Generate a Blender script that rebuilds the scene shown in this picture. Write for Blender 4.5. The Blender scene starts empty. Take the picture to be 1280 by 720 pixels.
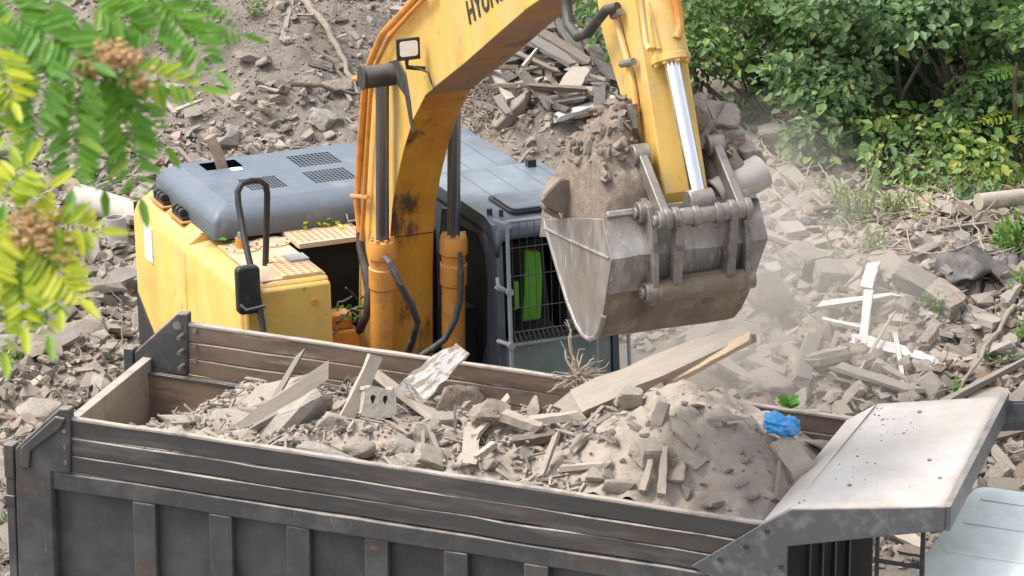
import bpy, math, random
import numpy as np
from mathutils import Vector, Matrix
R = random.Random(7)
rng = np.random.default_rng(11)
rad = math.radians
SC = bpy.context.scene
COL = SC.collection

# ------------------------------------------------------------------ camera
F_PX = 5800.0; TH = 0.36444; CAM_H = 17.661
CAMP = np.array([0, 0, CAM_H])
cam = bpy.data.cameras.new('camera'); camo = bpy.data.objects.new('camera', cam); COL.objects.link(camo)
cam.sensor_width = 36; cam.lens = 36 * F_PX / 1280
camo.location = (0, 0, CAM_H); camo.rotation_euler = (math.pi / 2 - TH, 0, 0)
cam.clip_start = .5; cam.clip_end = 3000
cam.dof.use_dof = True; cam.dof.focus_distance = 39.5; cam.dof.aperture_fstop = 15.0
SC.camera = camo

def ray(px, py):
    a = (px - 640) / F_PX; b = (360 - py) / F_PX
    return np.array([a, math.cos(TH) + b * math.sin(TH), -math.sin(TH) + b * math.cos(TH)])
def project(p):
    x, y, z = np.array(p, float) - CAMP
    d = y * math.cos(TH) - z * math.sin(TH); u = y * math.sin(TH) + z * math.cos(TH)
    return 640 + F_PX * x / d, 360 - F_PX * u / d
class Frame:
    def __init__(s, o, ax): s.o = np.array(o, float); s.A = np.array(ax, float)
    def loc(s, p): return s.A @ (np.array(p) - s.o)
    def world(s, l): return s.o + s.A.T @ np.array(l, float)
    def matrix(s, base):
        b = s.world(base); M = Matrix.Identity(4)
        for i in range(3):
            for j in range(3): M[i][j] = s.A[j][i]
            M[i][3] = b[i]
        return M
PSI = 0.36549
TF = Frame([-3.6146, 35.1448, 0], [[math.cos(PSI), -math.sin(PSI), 0], [math.sin(PSI), math.cos(PSI), 0], [0, 0, 1]])
def exc_frame():
    y, p = rad(21), rad(4.8)
    f = np.array([math.sin(y), -math.cos(y), 0]); l = np.array([math.cos(y), math.sin(y), 0]); u = np.array([0, 0, 1.])
    return Frame(CAMP + ray(618, 278) * 41.3, [f * math.cos(p) + u * math.sin(p), l, u * math.cos(p) - f * math.sin(p)])
EF = exc_frame()

# ------------------------------------------------------------------ numpy value noise
_G = rng.random((64, 64, 64)).astype(np.float32)
def vnoise(x, y, z=0):
    x, y, z = np.broadcast_arrays(np.asarray(x, float), np.asarray(y, float), np.asarray(z, float))
    xi, yi, zi = np.floor(x).astype(int), np.floor(y).astype(int), np.floor(z).astype(int)
    fx, fy, fz = x - xi, y - yi, z - zi
    fx = fx * fx * (3 - 2 * fx); fy = fy * fy * (3 - 2 * fy); fz = fz * fz * (3 - 2 * fz)
    g = lambda a, b, c: _G[(xi + a) & 63, (yi + b) & 63, (zi + c) & 63]
    v = 0
    for a, wa in ((0, 1 - fx), (1, fx)):
        for b, wb in ((0, 1 - fy), (1, fy)):
            for c, wc in ((0, 1 - fz), (1, fz)): v = v + g(a, b, c) * wa * wb * wc
    return v * 2 - 1
def fbm(x, y, z=0, o=4):
    v = 0; a = 1.
    for i in range(o):
        v = v + a * vnoise(np.asarray(x) * 2 ** i + 7.3 * i, np.asarray(y) * 2 ** i + 3.1 * i, np.asarray(z) * 2 ** i + i); a *= .5
    return v
def sst(a, b, x):
    t = np.clip((np.asarray(x, float) - a) / (b - a), 0, 1); return t * t * (3 - 2 * t)

# ------------------------------------------------------------------ mesh builder
class MB:
    def __init__(s): s.v = []; s.f = []; s.m = []; s.cur = 0
    def add(s, vs, fs):
        b = len(s.v); s.v += [tuple(map(float, p)) for p in vs]
        s.f += [tuple(b + i for i in f) for f in fs]; s.m += [s.cur] * len(fs); return s
    def box(s, x0, x1, y0, y1, z0, z1):
        return s.add([(x, y, z) for x in (x0, x1) for y in (y0, y1) for z in (z0, z1)],
            [(0, 1, 3, 2), (4, 6, 7, 5), (0, 4, 5, 1), (2, 3, 7, 6), (0, 2, 6, 4), (1, 5, 7, 3)])
    def prism(s, poly, axis, a, b):
        n = len(poly)
        def mk(p, t):
            if axis == 'y': return (p[0], t, p[1])
            if axis == 'x': return (t, p[0], p[1])
            return (p[0], p[1], t)
        vs = [mk(p, a) for p in poly] + [mk(p, b) for p in poly]
        return s.add(vs, [tuple(range(n))[::-1], tuple(range(n, 2 * n))] + [(i, (i + 1) % n, n + (i + 1) % n, n + i) for i in range(n)])
    def loft(s, rings, cap=True):
        n = len(rings[0]); vs = [p for r in rings for p in r]; fs = []
        for k in range(len(rings) - 1):
            for i in range(n):
                j = (i + 1) % n; fs.append((k * n + i, k * n + j, (k + 1) * n + j, (k + 1) * n + i))
        if cap: fs += [tuple(range(n))[::-1], tuple(range((len(rings) - 1) * n, len(rings) * n))]
        return s.add(vs, fs)
    def tube(s, path, r, n=8, cap=True):
        P = [Vector(p) for p in path]; rs = r if isinstance(r, (list, tuple)) else [r] * len(P)
        rings = []; up = None
        for i, p in enumerate(P):
            t = (P[min(i + 1, len(P) - 1)] - P[max(i - 1, 0)]).normalized()
            if up is None: up = Vector((0, 0, 1)) if abs(t.z) < .9 else Vector((1, 0, 0))
            a = t.cross(up).normalized(); b = a.cross(t).normalized(); up = b
            rings.append([p + (a * math.cos(2 * math.pi * k / n) + b * math.sin(2 * math.pi * k / n)) * rs[i] for k in range(n)])
        return s.loft(rings, cap)
    def cyl(s, p0, p1, r0, r1=None, n=20): return s.tube([p0, p1], [r0, r0 if r1 is None else r1], n)
    def strip(s, prof, th, axis, a, b):
        # sheet of thickness th following an open profile, extruded from a to b
        n = len(prof); out = []
        for i in range(n):
            p = Vector(prof[i]); t = (Vector(prof[min(i + 1, n - 1)]) - Vector(prof[max(i - 1, 0)])).normalized()
            out.append(p + Vector((-t.y, t.x)) * th)
        for i in range(n - 1):
            s.prism([tuple(prof[i]), tuple(prof[i + 1]), tuple(out[i + 1]), tuple(out[i])], axis, a, b)
        return s
    def holes(s, x0, x1, y0, y1, z, hs):
        # flat sheet at z with rectangular holes
        xs = sorted({x0, x1, *[h[0] for h in hs], *[h[1] for h in hs]}); ys = sorted({y0, y1, *[h[2] for h in hs], *[h[3] for h in hs]})
        for i in range(len(xs) - 1):
            for j in range(len(ys) - 1):
                cx, cy = (xs[i] + xs[i + 1]) / 2, (ys[j] + ys[j + 1]) / 2
                if any(h[0] < cx < h[1] and h[2] < cy < h[3] for h in hs): continue
                s.add([(xs[i], ys[j], z), (xs[i + 1], ys[j], z), (xs[i + 1], ys[j + 1], z), (xs[i], ys[j + 1], z)], [(0, 1, 2, 3)])
        return s
    def wbox(s, x0, x1, y0, y1, z0, z1, seed=0, amp=.012, n=26):
        rings = []
        for i in range(n + 1):
            x = x0 + (x1 - x0) * i / n; dy = amp * float(vnoise(x * 1.7, seed * 3.7)); dz = amp * .5 * float(vnoise(x * 2.3, seed * 5.1 + 9)); e = .004 * float(vnoise(x * 9, seed + 40))
            rings.append([(x, y0 + dy, z0 + dz), (x, y1 + dy, z0 + dz), (x, y1 + dy, z1 + dz + e), (x, y0 + dy, z1 + dz + e)])
        return s.loft(rings)
    def build(s, name, mats, parent=None, off=(0, 0, 0), bevel=0, smooth=True, weld=False, ang=35, tint=None):
        me = bpy.data.meshes.new(name)
        v = np.array(s.v, float) - np.array(off, float)
        me.from_pydata(v.tolist(), [], s.f)
        if not isinstance(mats, (list, tuple)): mats = [mats]
        for m in mats: me.materials.append(m)
        if len(mats) > 1: me.polygons.foreach_set('material_index', s.m)
        me.update()
        import bmesh
        bm = bmesh.new(); bm.from_mesh(me)
        if weld: bmesh.ops.remove_doubles(bm, verts=bm.verts, dist=1e-4)
        bmesh.ops.recalc_face_normals(bm, faces=bm.faces); bm.to_mesh(me); bm.free()
        if smooth:
            me.polygons.foreach_set('use_smooth', [True] * len(me.polygons)); me.set_sharp_from_angle(angle=rad(ang))
        o = bpy.data.objects.new(name, me); COL.objects.link(o)
        if parent: o.parent = parent
        if bevel:
            b = o.modifiers.new('bevel', 'BEVEL'); b.width = bevel; b.segments = 2; b.limit_method = 'ANGLE'; b.angle_limit = rad(40)
        return o
def tag(o, label=None, cat=None, group=None, kind=None):
    if label:
        for a_, b_ in ((' lying', ''), ('some way ', ''), ('medium sized', 'medium'), (' piece', ''), ('freshly ', ''), ('far ', ''), ('end ', ''), ('weathered ', ''), (' and ', ' '), ('dusty ', '')):
            if len(label.split()) > 16: label = label.replace(a_, b_)
    if label: o['label'] = label
    if cat: o['category'] = cat
    if group: o['group'] = group
    if kind: o['kind'] = kind
    return o
def empty(name, frame=None, base=(0, 0, 0), loc=None):
    o = bpy.data.objects.new(name, None); COL.objects.link(o); o.empty_display_size = .3
    if frame: o.matrix_world = frame.matrix(base)
    if loc is not None: o.location = loc
    return o

# ------------------------------------------------------------------ materials
def mat(name, base, rough=.6, layers=(), dust=None, bump=None, metallic=0, spec=.5, tint=False, rnd=0, tintattr=False, trans=0, coat=0):
    """layers: (colour, scale, lo, hi, amount) noise patches; dust: (colour, amount, scale) settled on upward faces; bump: (scale, strength, distance)"""
    m = bpy.data.materials.new(name); m.use_nodes = True; nt = m.node_tree; N = nt.nodes; L = nt.links
    bs = N['Principled BSDF']; tc = N.new('ShaderNodeTexCoord')
    def noise(scale, detail=5, vec=None, rough_=.6):
        n = N.new('ShaderNodeTexNoise'); n.inputs['Scale'].default_value = scale; n.inputs['Detail'].default_value = detail
        n.inputs['Roughness'].default_value = rough_; L.new(vec or tc.outputs['Object'], n.inputs['Vector']); return n.outputs['Fac']
    def ramp(x, lo, hi):
        r = N.new('ShaderNodeMapRange'); r.inputs['From Min'].default_value = lo; r.inputs['From Max'].default_value = hi
        L.new(x, r.inputs['Value']); return r.outputs['Result']
    def mul(a, b):
        k = N.new('ShaderNodeMath'); k.operation = 'MULTIPLY'
        for i, q in enumerate((a, b)):
            if isinstance(q, (int, float)): k.inputs[i].default_value = q
            else: L.new(q, k.inputs[i])
        return k.outputs[0]
    def mix(fac, a, b, mode='MIX'):
        k = N.new('ShaderNodeMix'); k.data_type = 'RGBA'; k.blend_type = mode; k.clamp_factor = True
        if isinstance(fac, (int, float)): k.inputs[0].default_value = fac
        else: L.new(fac, k.inputs[0])
        for i, q in ((6, a), (7, b)):
            if isinstance(q, tuple): k.inputs[i].default_value = (*q[:3], 1)
            else: L.new(q, k.inputs[i])
        return k.outputs[2]
    c = mix(ramp(noise(2.3, 6), .3, .7), tuple(x * .86 for x in base), tuple(min(1, x * 1.12) for x in base))
    if tintattr:
        at = N.new('ShaderNodeAttribute'); at.attribute_name = 'tint'; c = mix(1.0, c, at.outputs['Color'], 'MULTIPLY')
    if rnd:
        oi = N.new('ShaderNodeObjectInfo'); hv = N.new('ShaderNodeHueSaturation')
        mr = N.new('ShaderNodeMapRange'); mr.inputs['To Min'].default_value = 1 - rnd; mr.inputs['To Max'].default_value = 1 + rnd
        L.new(oi.outputs['Random'], mr.inputs['Value']); L.new(mr.outputs['Result'], hv.inputs['Value']); L.new(c, hv.inputs['Color']); c = hv.outputs['Color']
    for (col, scale, lo, hi, amt) in layers:
        if isinstance(scale, tuple):
            mp = N.new('ShaderNodeMapping'); mp.inputs['Scale'].default_value = scale; L.new(tc.outputs['Object'], mp.inputs['Vector'])
            nz = noise(1, 6, mp.outputs[0])
        else: nz = noise(scale, 6)
        c = mix(mul(ramp(nz, lo, hi), amt), c, col)
    if dust:
        g = N.new('ShaderNodeNewGeometry'); sp = N.new('ShaderNodeSeparateXYZ'); L.new(g.outputs['Normal'], sp.inputs[0])
        up = ramp(sp.outputs['Z'], .15, .95); d = mul(mul(up, ramp(noise(dust[2], 5), .25, .6)), dust[1]); c = mix(d, c, dust[0])
    L.new(c, bs.inputs['Base Color'])
    bs.inputs['Roughness'].default_value = rough; bs.inputs['Metallic'].default_value = metallic
    bs.inputs['Specular IOR Level'].default_value = spec
    if trans:
        bs.inputs['Transmission Weight'].default_value = trans
    if bump:
        bp = N.new('ShaderNodeBump'); bp.inputs['Strength'].default_value = bump[1]; bp.inputs['Distance'].default_value = bump[2]
        nz = noise(bump[0], 8, None, .7); L.new(nz, bp.inputs['Height']); L.new(bp.outputs[0], bs.inputs['Normal'])
    return m
DUST = (.32, .272, .225)
YEL = (.66, .42, .10)
M = {}
M['yellow'] = mat('yellow paint', YEL, .45, [((.50, .44, .34), (3, 3, .5), .52, .72, .45), ((.16, .12, .085), 42, .70, .74, .7), ((.13, .10, .07), (14, 14, 5), .66, .71, .7), ((.36, .30, .22), (1.2, 1.2, 6), .56, .72, .45), ((.55, .22, .03), 1.7, .56, .75, .55), ((.42, .34, .24), 6, .55, .8, .55), ((.20, .13, .08), 16, .68, .78, .6)], (DUST, .35, 3), (30, .08, .01))
M['yellow_dirty'] = mat('grimy yellow paint', (.60, .29, .03), .5, [((.42, .15, .015), (2, 2, .8), .42, .62, .8), ((.06, .04, .028), (4, 4, 1.6), .56, .66, .95), ((.36, .24, .14), 5, .6, .75, .5)], None, (25, .15, .01))
M['yellow_brown'] = mat('earth caked underside', (.30, .17, .09), .8, [((.50, .25, .04), 1.4, .50, .72, .9), ((.11, .075, .055), 3, .55, .68, .8)], None, (30, .3, .01))
M['orange'] = mat('orange brown paint', (.60, .26, .05), .5, [((.30, .14, .06), 9, .5, .7, .6)], (DUST, .4, 4))
M['plate'] = mat('dusty checker plate', (.60, .40, .20), .7, [((.52, .26, .07), 3, .52, .7, .7), ((.52, .46, .38), 2, .4, .6, .7)], (DUST, .5, 3), (60, .2, .004))
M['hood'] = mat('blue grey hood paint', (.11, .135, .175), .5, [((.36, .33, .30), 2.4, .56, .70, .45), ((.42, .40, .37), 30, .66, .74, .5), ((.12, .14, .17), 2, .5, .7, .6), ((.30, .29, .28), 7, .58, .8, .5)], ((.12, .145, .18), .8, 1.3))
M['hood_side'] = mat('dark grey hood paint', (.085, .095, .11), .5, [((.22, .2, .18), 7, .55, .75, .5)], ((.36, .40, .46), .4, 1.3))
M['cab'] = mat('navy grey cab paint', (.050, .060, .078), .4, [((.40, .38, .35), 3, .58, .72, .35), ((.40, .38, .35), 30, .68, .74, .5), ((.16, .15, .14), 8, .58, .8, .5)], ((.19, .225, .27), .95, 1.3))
M['black'] = mat('black plastic', (.018, .018, .02), .45, [((.1, .09, .08), 9, .55, .8, .5)])
M['rubber'] = mat('dusty black rubber', (.035, .033, .034), .65, [((.16, .14, .12), 9, .5, .75, .6)], ((.25, .22, .2), .4, 6))
M['void'] = mat('shade black', (.012, .011, .01), .9)  # near-black base puts the shade of hollows into the surface colour
M['guard'] = mat('grey guard steel', (.24, .255, .27), .45, [((.35, .32, .28), 9, .5, .75, .6)], (DUST, .3, 6))
M['chrome'] = mat('polished rod', (.80, .80, .82), .16, [], None, None, 1)
M['darkrod'] = mat('dark oily rod', (.20, .20, .215), .3, [], None, None, .85)
M['glass'] = mat('dusty cab glass', (.16, .20, .19), .12, [((.42, .40, .36), 3, .45, .75, .3)], None, None, 0, .6)
M['green'] = mat('bright green cloth', (.14, .40, .03), .8, [((.1, .3, .02), 9, .5, .7, .6)])
M['bucket'] = mat('worn bucket steel', (.25, .235, .22), .42, [((.46, .44, .42), (7, 7, 1.6), .50, .66, .7), ((.13, .12, .115), (9, 9, 2), .56, .7, .8), ((.60, .58, .56), (34, 34, 5), .60, .66, .7), ((.20, .15, .115), 1.6, .50, .66, .8), ((.30, .24, .19), 2.2, .5, .7, .6)], ((.40, .35, .30), .55, 4), (24, .25, .006), .35)
M['bucket_low'] = mat('mud caked bucket steel', (.17, .125, .09), .7, [((.28, .23, .18), 5, .5, .7, .8), ((.075, .05, .04), 3, .52, .66, .8)], None, (20, .4, .012))
M['steel'] = mat('greasy pin steel', (.22, .20, .185), .45, [((.10, .085, .07), 12, .5, .65, .8), ((.42, .36, .30), 7, .5, .75, .6)], (DUST, .5, 8), (40, .3, .004), .4)
M['tsteel'] = mat('dark truck paint', (.050, .052, .057), .5, [((.18, .09, .05), 9, .64, .72, .7), ((.22, .21, .2), (28, 28, 6), .66, .72, .6), ((.10, .06, .04), (1.2, 1.2, 2.4), .54, .72, .65), ((.16, .15, .145), 3, .48, .75, .5), ((.2, .19, .18), (9, 9, .8), .62, .75, .35)], (DUST, .75, 6), (35, .12, .004))
M['tpanel'] = mat('truck side panel', (.044, .047, .055), .48, [((.17, .085, .05), (5, 5, .7), .62, .74, .7), ((.20, .19, .18), (28, 28, 6), .66, .72, .6), ((.13, .07, .045), 1.5, .60, .78, .6), ((.11, .112, .12), 2.4, .45, .75, .6)], (DUST, .6, 6), (18, .1, .004))
M['tplank'] = mat('side board', (.050, .049, .051), .5, [((.11, .068, .045), (.8, 3, 6), .54, .74, .6), ((.17, .155, .145), (1.2, 4, 9), .5, .72, .5)], ((.42, .365, .315), .9, 6), (35, .2, .004))
M['tinner'] = mat('scraped brown bed board', (.165, .115, .085), .75, [((.08, .055, .042), (1.5, 4, 7), .5, .65, .8), ((.38, .31, .26), (2, 4, 12), .60, .74, .75), ((.22, .13, .07), 2, .52, .7, .5)], ((.42, .365, .315), .9, 6), (40, .3, .006))
M['tstained'] = mat('pale stained tail board', (.30, .255, .20), .75, [((.14, .11, .085), (4, 4, 1.5), .5, .68, .8)], ((.45, .40, .35), .9, 6), (40, .3, .006))
M['canopy'] = mat('dust bleached sheet steel', (.44, .395, .355), .85, [((.54, .51, .49), 1.1, .45, .65, .8), ((.40, .31, .26), 4, .60, .74, .5), ((.24, .19, .16), 38, .74, .8, .7)], None, (9, .04, .004))
M['canopy_edge'] = mat('grey blue edge paint', (.095, .098, .11), .5, [((.28, .26, .24), 8, .5, .75, .6)], (DUST, .6, 6), (30, .1, .003))
M['rim'] = mat('dusty worn rim', (.36, .315, .275), .8, [((.13, .11, .10), 5, .5, .7, .7)], None, (30, .2, .004))
M['w_peel'] = mat('wood with peeling white paint', (.34, .28, .22), .8, [((.60, .59, .56), (1.6, 3.2, 3.2), .47, .51, .95), ((.16, .12, .09), 14, .6, .7, .6)], None, (40, .4, .006))
M['rust'] = mat('rusty tube', (.33, .22, .16), .7, [((.5, .42, .36), 9, .5, .65, .7), ((.12, .08, .06), 6, .55, .7, .7)])
M['mint'] = mat('mint white cab roof', (.72, .77, .745), .35, [((.46, .52, .48), 2, .5, .7, .4), ((.55, .55, .42), (3, .8, 3), .62, .75, .4)])
M['soil'] = mat('pale dry soil', (.40, .335, .278), .95, [((.31, .255, .21), 1.8, .45, .65, .7), ((.42, .35, .295), 14, .5, .72, .6)], (DUST, .2, 5), (26, .9, .03))
M['soil_moist'] = mat('brown soil', (.225, .175, .138), .95, [((.15, .105, .08), 4, .5, .68, .7), ((.34, .27, .215), 11, .5, .7, .7)], ((.36, .29, .24), .5, 4), (22, 1.0, .03))
M['ground'] = mat('dusty ground', (.23, .193, .16), .95, [((.165, .137, .115), .9, .42, .62, .7), ((.33, .28, .24), 9, .5, .7, .6), ((.14, .115, .095), 22, .6, .7, .6)], None, (18, 1.0, .04))
M['rubble'] = mat('rubble pieces', (.245, .212, .18), .92, [((.24, .2, .175), 6, .5, .7, .5)], (DUST, .55, 4), (30, .6, .012), tintattr=True)
for k, c in dict(c_grey=(.235, .215, .195), c_buff=(.30, .255, .21), c_pale=(.43, .385, .34)).items():
    M[k] = mat('concrete ' + k, c, .92, [(tuple(x * .62 for x in c), 5, .50, .66, .75), (tuple(x * 1.25 for x in c), 11, .56, .66, .6), ((.10, .085, .07), 26, .64, .72, .7)], (DUST, .6, 3), (14, .9, .03), rnd=.16)
M['c_load'] = mat('dust coated lump', (.40, .345, .29), .95, [((.27, .225, .185), 6, .5, .66, .7)], ((.42, .36, .30), .85, 3), (14, .9, .03), rnd=.12)
for k, c in dict(b_red=(.31, .18, .13), b_brown=(.24, .185, .15)).items():
    M[k] = mat('brick ' + k, c, .92, [((.36, .31, .26), 4, .45, .60, .85), ((.10, .08, .065), 22, .62, .72, .6)], (DUST, .6, 4), (16, .9, .025), rnd=.16)
M['w_grey'] = mat('weathered wood', (.185, .16, .135), .85, [((.14, .115, .095), (2, 26, 26), .5, .62, .8), ((.34, .30, .26), (1.5, 12, 12), .5, .7, .7)], (DUST, .45, 4), (40, .4, .006), rnd=.16)
M['w_old'] = mat('old grey heap wood', (.135, .12, .105), .88, [((.075, .062, .052), (2, 22, 22), .48, .6, .85), ((.24, .21, .18), (1.5, 9, 9), .52, .7, .7)], (DUST, .15, 4), (40, .5, .008), rnd=.3)
M['w_pale'] = mat('dusty pale wood', (.40, .34, .28), .85, [((.29, .235, .19), (2, 26, 26), .5, .62, .7)], (DUST, .4, 4), (40, .4, .006), rnd=.12)
M['w_fresh'] = mat('freshly split wood', (.50, .37, .25), .8, [((.36, .22, .12), (3, 30, 30), .5, .64, .7)], None, (50, .5, .006))
M['w_dark'] = mat('charred brown wood', (.10, .072, .052), .85, [((.22, .17, .13), (2, 18, 18), .5, .66, .7)], (DUST, .3, 4), (40, .5, .008), rnd=.16)
M['w_white'] = mat('white painted wood', (.50, .49, .48), .6, [((.36, .33, .29), (2, 9, 9), .50, .62, .8), ((.42, .40, .37), 5, .5, .7, .6)], None, (40, .2, .003))
M['root'] = mat('pale root', (.36, .29, .22), .85, [((.2, .15, .11), 12, .5, .7, .6)])
M['twig'] = mat('grey twig', (.26, .215, .17), .9, [((.14, .11, .09), 12, .5, .7, .6)])
M['bag'] = mat('blue plastic bag', (.03, .27, .62), .3, [((.2, .42, .72), 14, .5, .7, .7)], None, (20, .6, .02))
M['cement'] = mat('cement pipe', (.42, .385, .35), .9, [((.30, .27, .24), 5, .5, .7, .7)], (DUST, .4, 4), (20, .3, .006))
M['metal_pipe'] = mat('galvanised pipe', (.33, .31, .29), .55, [((.22, .17, .14), 6, .5, .65, .8), ((.46, .43, .40), 3, .5, .7, .6)], (DUST, .6, 4), (20, .3, .006), .3)
M['white'] = mat('white plaster', (.72, .70, .67), .8, [((.5, .46, .42), 7, .5, .7, .6)])
M['paper'] = mat('white printed label', (.75, .75, .72), .6, [((.3, .3, .32), 22, .55, .6, .6)])
M['letters'] = mat('dark lettering', (.035, .03, .03), .5)
M['lampglass'] = mat('lamp glass', (.85, .86, .88), .15, [((.9, .9, .9), 3, .5, .7, .6)])
M['amber'] = mat('amber cap', (.60, .22, .03), .5)
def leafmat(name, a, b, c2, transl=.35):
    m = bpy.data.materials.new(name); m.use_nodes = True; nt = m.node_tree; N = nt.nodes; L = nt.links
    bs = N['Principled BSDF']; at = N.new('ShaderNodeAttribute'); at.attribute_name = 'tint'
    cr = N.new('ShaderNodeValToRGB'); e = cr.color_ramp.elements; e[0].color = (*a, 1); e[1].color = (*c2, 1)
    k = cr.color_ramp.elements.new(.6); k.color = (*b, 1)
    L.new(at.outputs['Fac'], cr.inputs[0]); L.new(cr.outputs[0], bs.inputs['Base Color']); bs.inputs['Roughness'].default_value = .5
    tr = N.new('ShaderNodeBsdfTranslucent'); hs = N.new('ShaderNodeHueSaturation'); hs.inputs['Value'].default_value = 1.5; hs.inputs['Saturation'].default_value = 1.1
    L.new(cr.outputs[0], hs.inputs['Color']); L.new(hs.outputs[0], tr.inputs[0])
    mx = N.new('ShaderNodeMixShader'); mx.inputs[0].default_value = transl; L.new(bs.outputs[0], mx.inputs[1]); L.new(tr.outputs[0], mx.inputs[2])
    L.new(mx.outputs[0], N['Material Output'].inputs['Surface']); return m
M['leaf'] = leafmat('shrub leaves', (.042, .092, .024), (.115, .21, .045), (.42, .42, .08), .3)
M['leaf_blue'] = leafmat('cool shrub leaves', (.05, .105, .042), (.14, .24, .09), (.32, .38, .10), .3)
M['leaf_fg'] = leafmat('near leaves', (.055, .165, .022), (.125, .28, .032), (.46, .48, .03), .4)
M['weed'] = leafmat('weed leaves', (.10, .17, .06), (.22, .30, .10), (.45, .45, .16), .3)
M['bark'] = mat('bark', (.10, .075, .055), .9, [((.18, .15, .12), 9, .5, .7, .7)])
M['seed'] = mat('dry seed clusters', (.42, .26, .12), .8, [((.27, .15, .07), 30, .45, .65, .8)])

# ------------------------------------------------------------------ terrain
def terr_base(x, y):
    x = np.asarray(x, float); y = np.asarray(y, float)
    z = .10 * fbm(x * .5, y * .5, 0, 3)
    z = z + 2.0 * sst(46.5, 57, y) * sst(.5, -2.5, x)                       # slope at the back left
    z = z + 1.5 * np.exp(-(((x - .7) / 1.6) ** 2 + ((y - 48.6) / 1.9) ** 2))   # heap of boards
    z = z + .55 * np.exp(-(((x + 4.9) / 1.5) ** 2 + ((y - 43.5) / 2.6) ** 2))
    z = z + .75 * np.exp(-(((x - 4.6) / 2.0) ** 2 + ((y - 45.8) / 2.8) ** 2))
    z = z + 1.6 * sst(47.5, 56, y) * sst(1.8, 4, x)
    flat = sst(41.5, 39.5, y)
    return z * (1 - .85 * flat)
def terrain(x, y):
    x = np.asarray(x, float); y = np.asarray(y, float)
    n = .10 * fbm(x * 1.7, y * 1.7, 5, 4) + .05 * np.abs(fbm(x * 5, y * 5, 9, 3))
    return terr_base(x, y) + n * (.25 + .75 * sst(38.5, 41, y))
_TS = np.arange(38., 75., .05)
def on_ground(px, py, lift=0):
    P = CAMP + ray(px, py)[None] * _TS[:, None]; k = int(np.argmax(P[:, 2] < terr_base(P[:, 0], P[:, 1]) + .02))
    Q = CAMP + ray(px, py)[None] * np.arange(_TS[k] - .5, _TS[k] + .5, .02)[:, None]; T_ = terrain(Q[:, 0], Q[:, 1]); j = int(np.argmax(Q[:, 2] < T_))
    return np.array([Q[j, 0], Q[j, 1], T_[j] + lift])
def axis_pts(lo, hi, f0, f1, st):
    a = list(np.arange(f0, f1 + 1e-6, st)); s = st; x = f1
    while x < hi: s *= 1.35; x += s; a.append(x)
    s = st; x = f0
    while x > lo: s *= 1.35; x -= s; a.insert(0, x)
    return np.array(a)
gx = axis_pts(-1500, 1500, -7.6, 7.6, .07); gy = axis_pts(-600, 2600, 35.5, 60, .07)
GX, GY = np.meshgrid(gx, gy, indexing='ij'); GZ = terrain(GX, GY)
nx, ny = len(gx), len(gy)
idx = np.arange(nx * ny).reshape(nx, ny)
gf = np.stack([idx[:-1, :-1], idx[1:, :-1], idx[1:, 1:], idx[:-1, 1:]], -1).reshape(-1, 4)
def fast_mesh(name, V, Fq, mats, tint=None, smooth=True, parent=None, loc=None):
    me = bpy.data.meshes.new(name); k = Fq.shape[1]
    me.vertices.add(len(V)); me.vertices.foreach_set('co', np.asarray(V, np.float32).ravel())
    me.loops.add(Fq.size); me.loops.foreach_set('vertex_index', Fq.astype(np.int32).ravel())
    me.polygons.add(len(Fq)); me.polygons.foreach_set('loop_start', np.arange(0, Fq.size, k, dtype=np.int32))
    me.polygons.foreach_set('loop_total', np.full(len(Fq), k, np.int32))
    me.update(calc_edges=True); me.validate()
    if tint is not None:
        a = me.color_attributes.new('tint', 'FLOAT_COLOR', 'POINT'); a.data.foreach_set('color', np.asarray(tint, np.float32).ravel())
    me.polygons.foreach_set('use_smooth', [bool(smooth)] * len(me.polygons))
    for m in (mats if isinstance(mats, (list, tuple)) else [mats]): me.materials.append(m)
    o = bpy.data.objects.new(name, me); COL.objects.link(o)
    if parent: o.parent = parent
    if loc is not None: o.location = loc
    return o
g = fast_mesh('ground', np.stack([GX, GY, GZ], -1).reshape(-1, 3), gf, M['ground']); tag(g, 'grey brown dusty ground of the demolition site', kind='structure')

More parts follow.
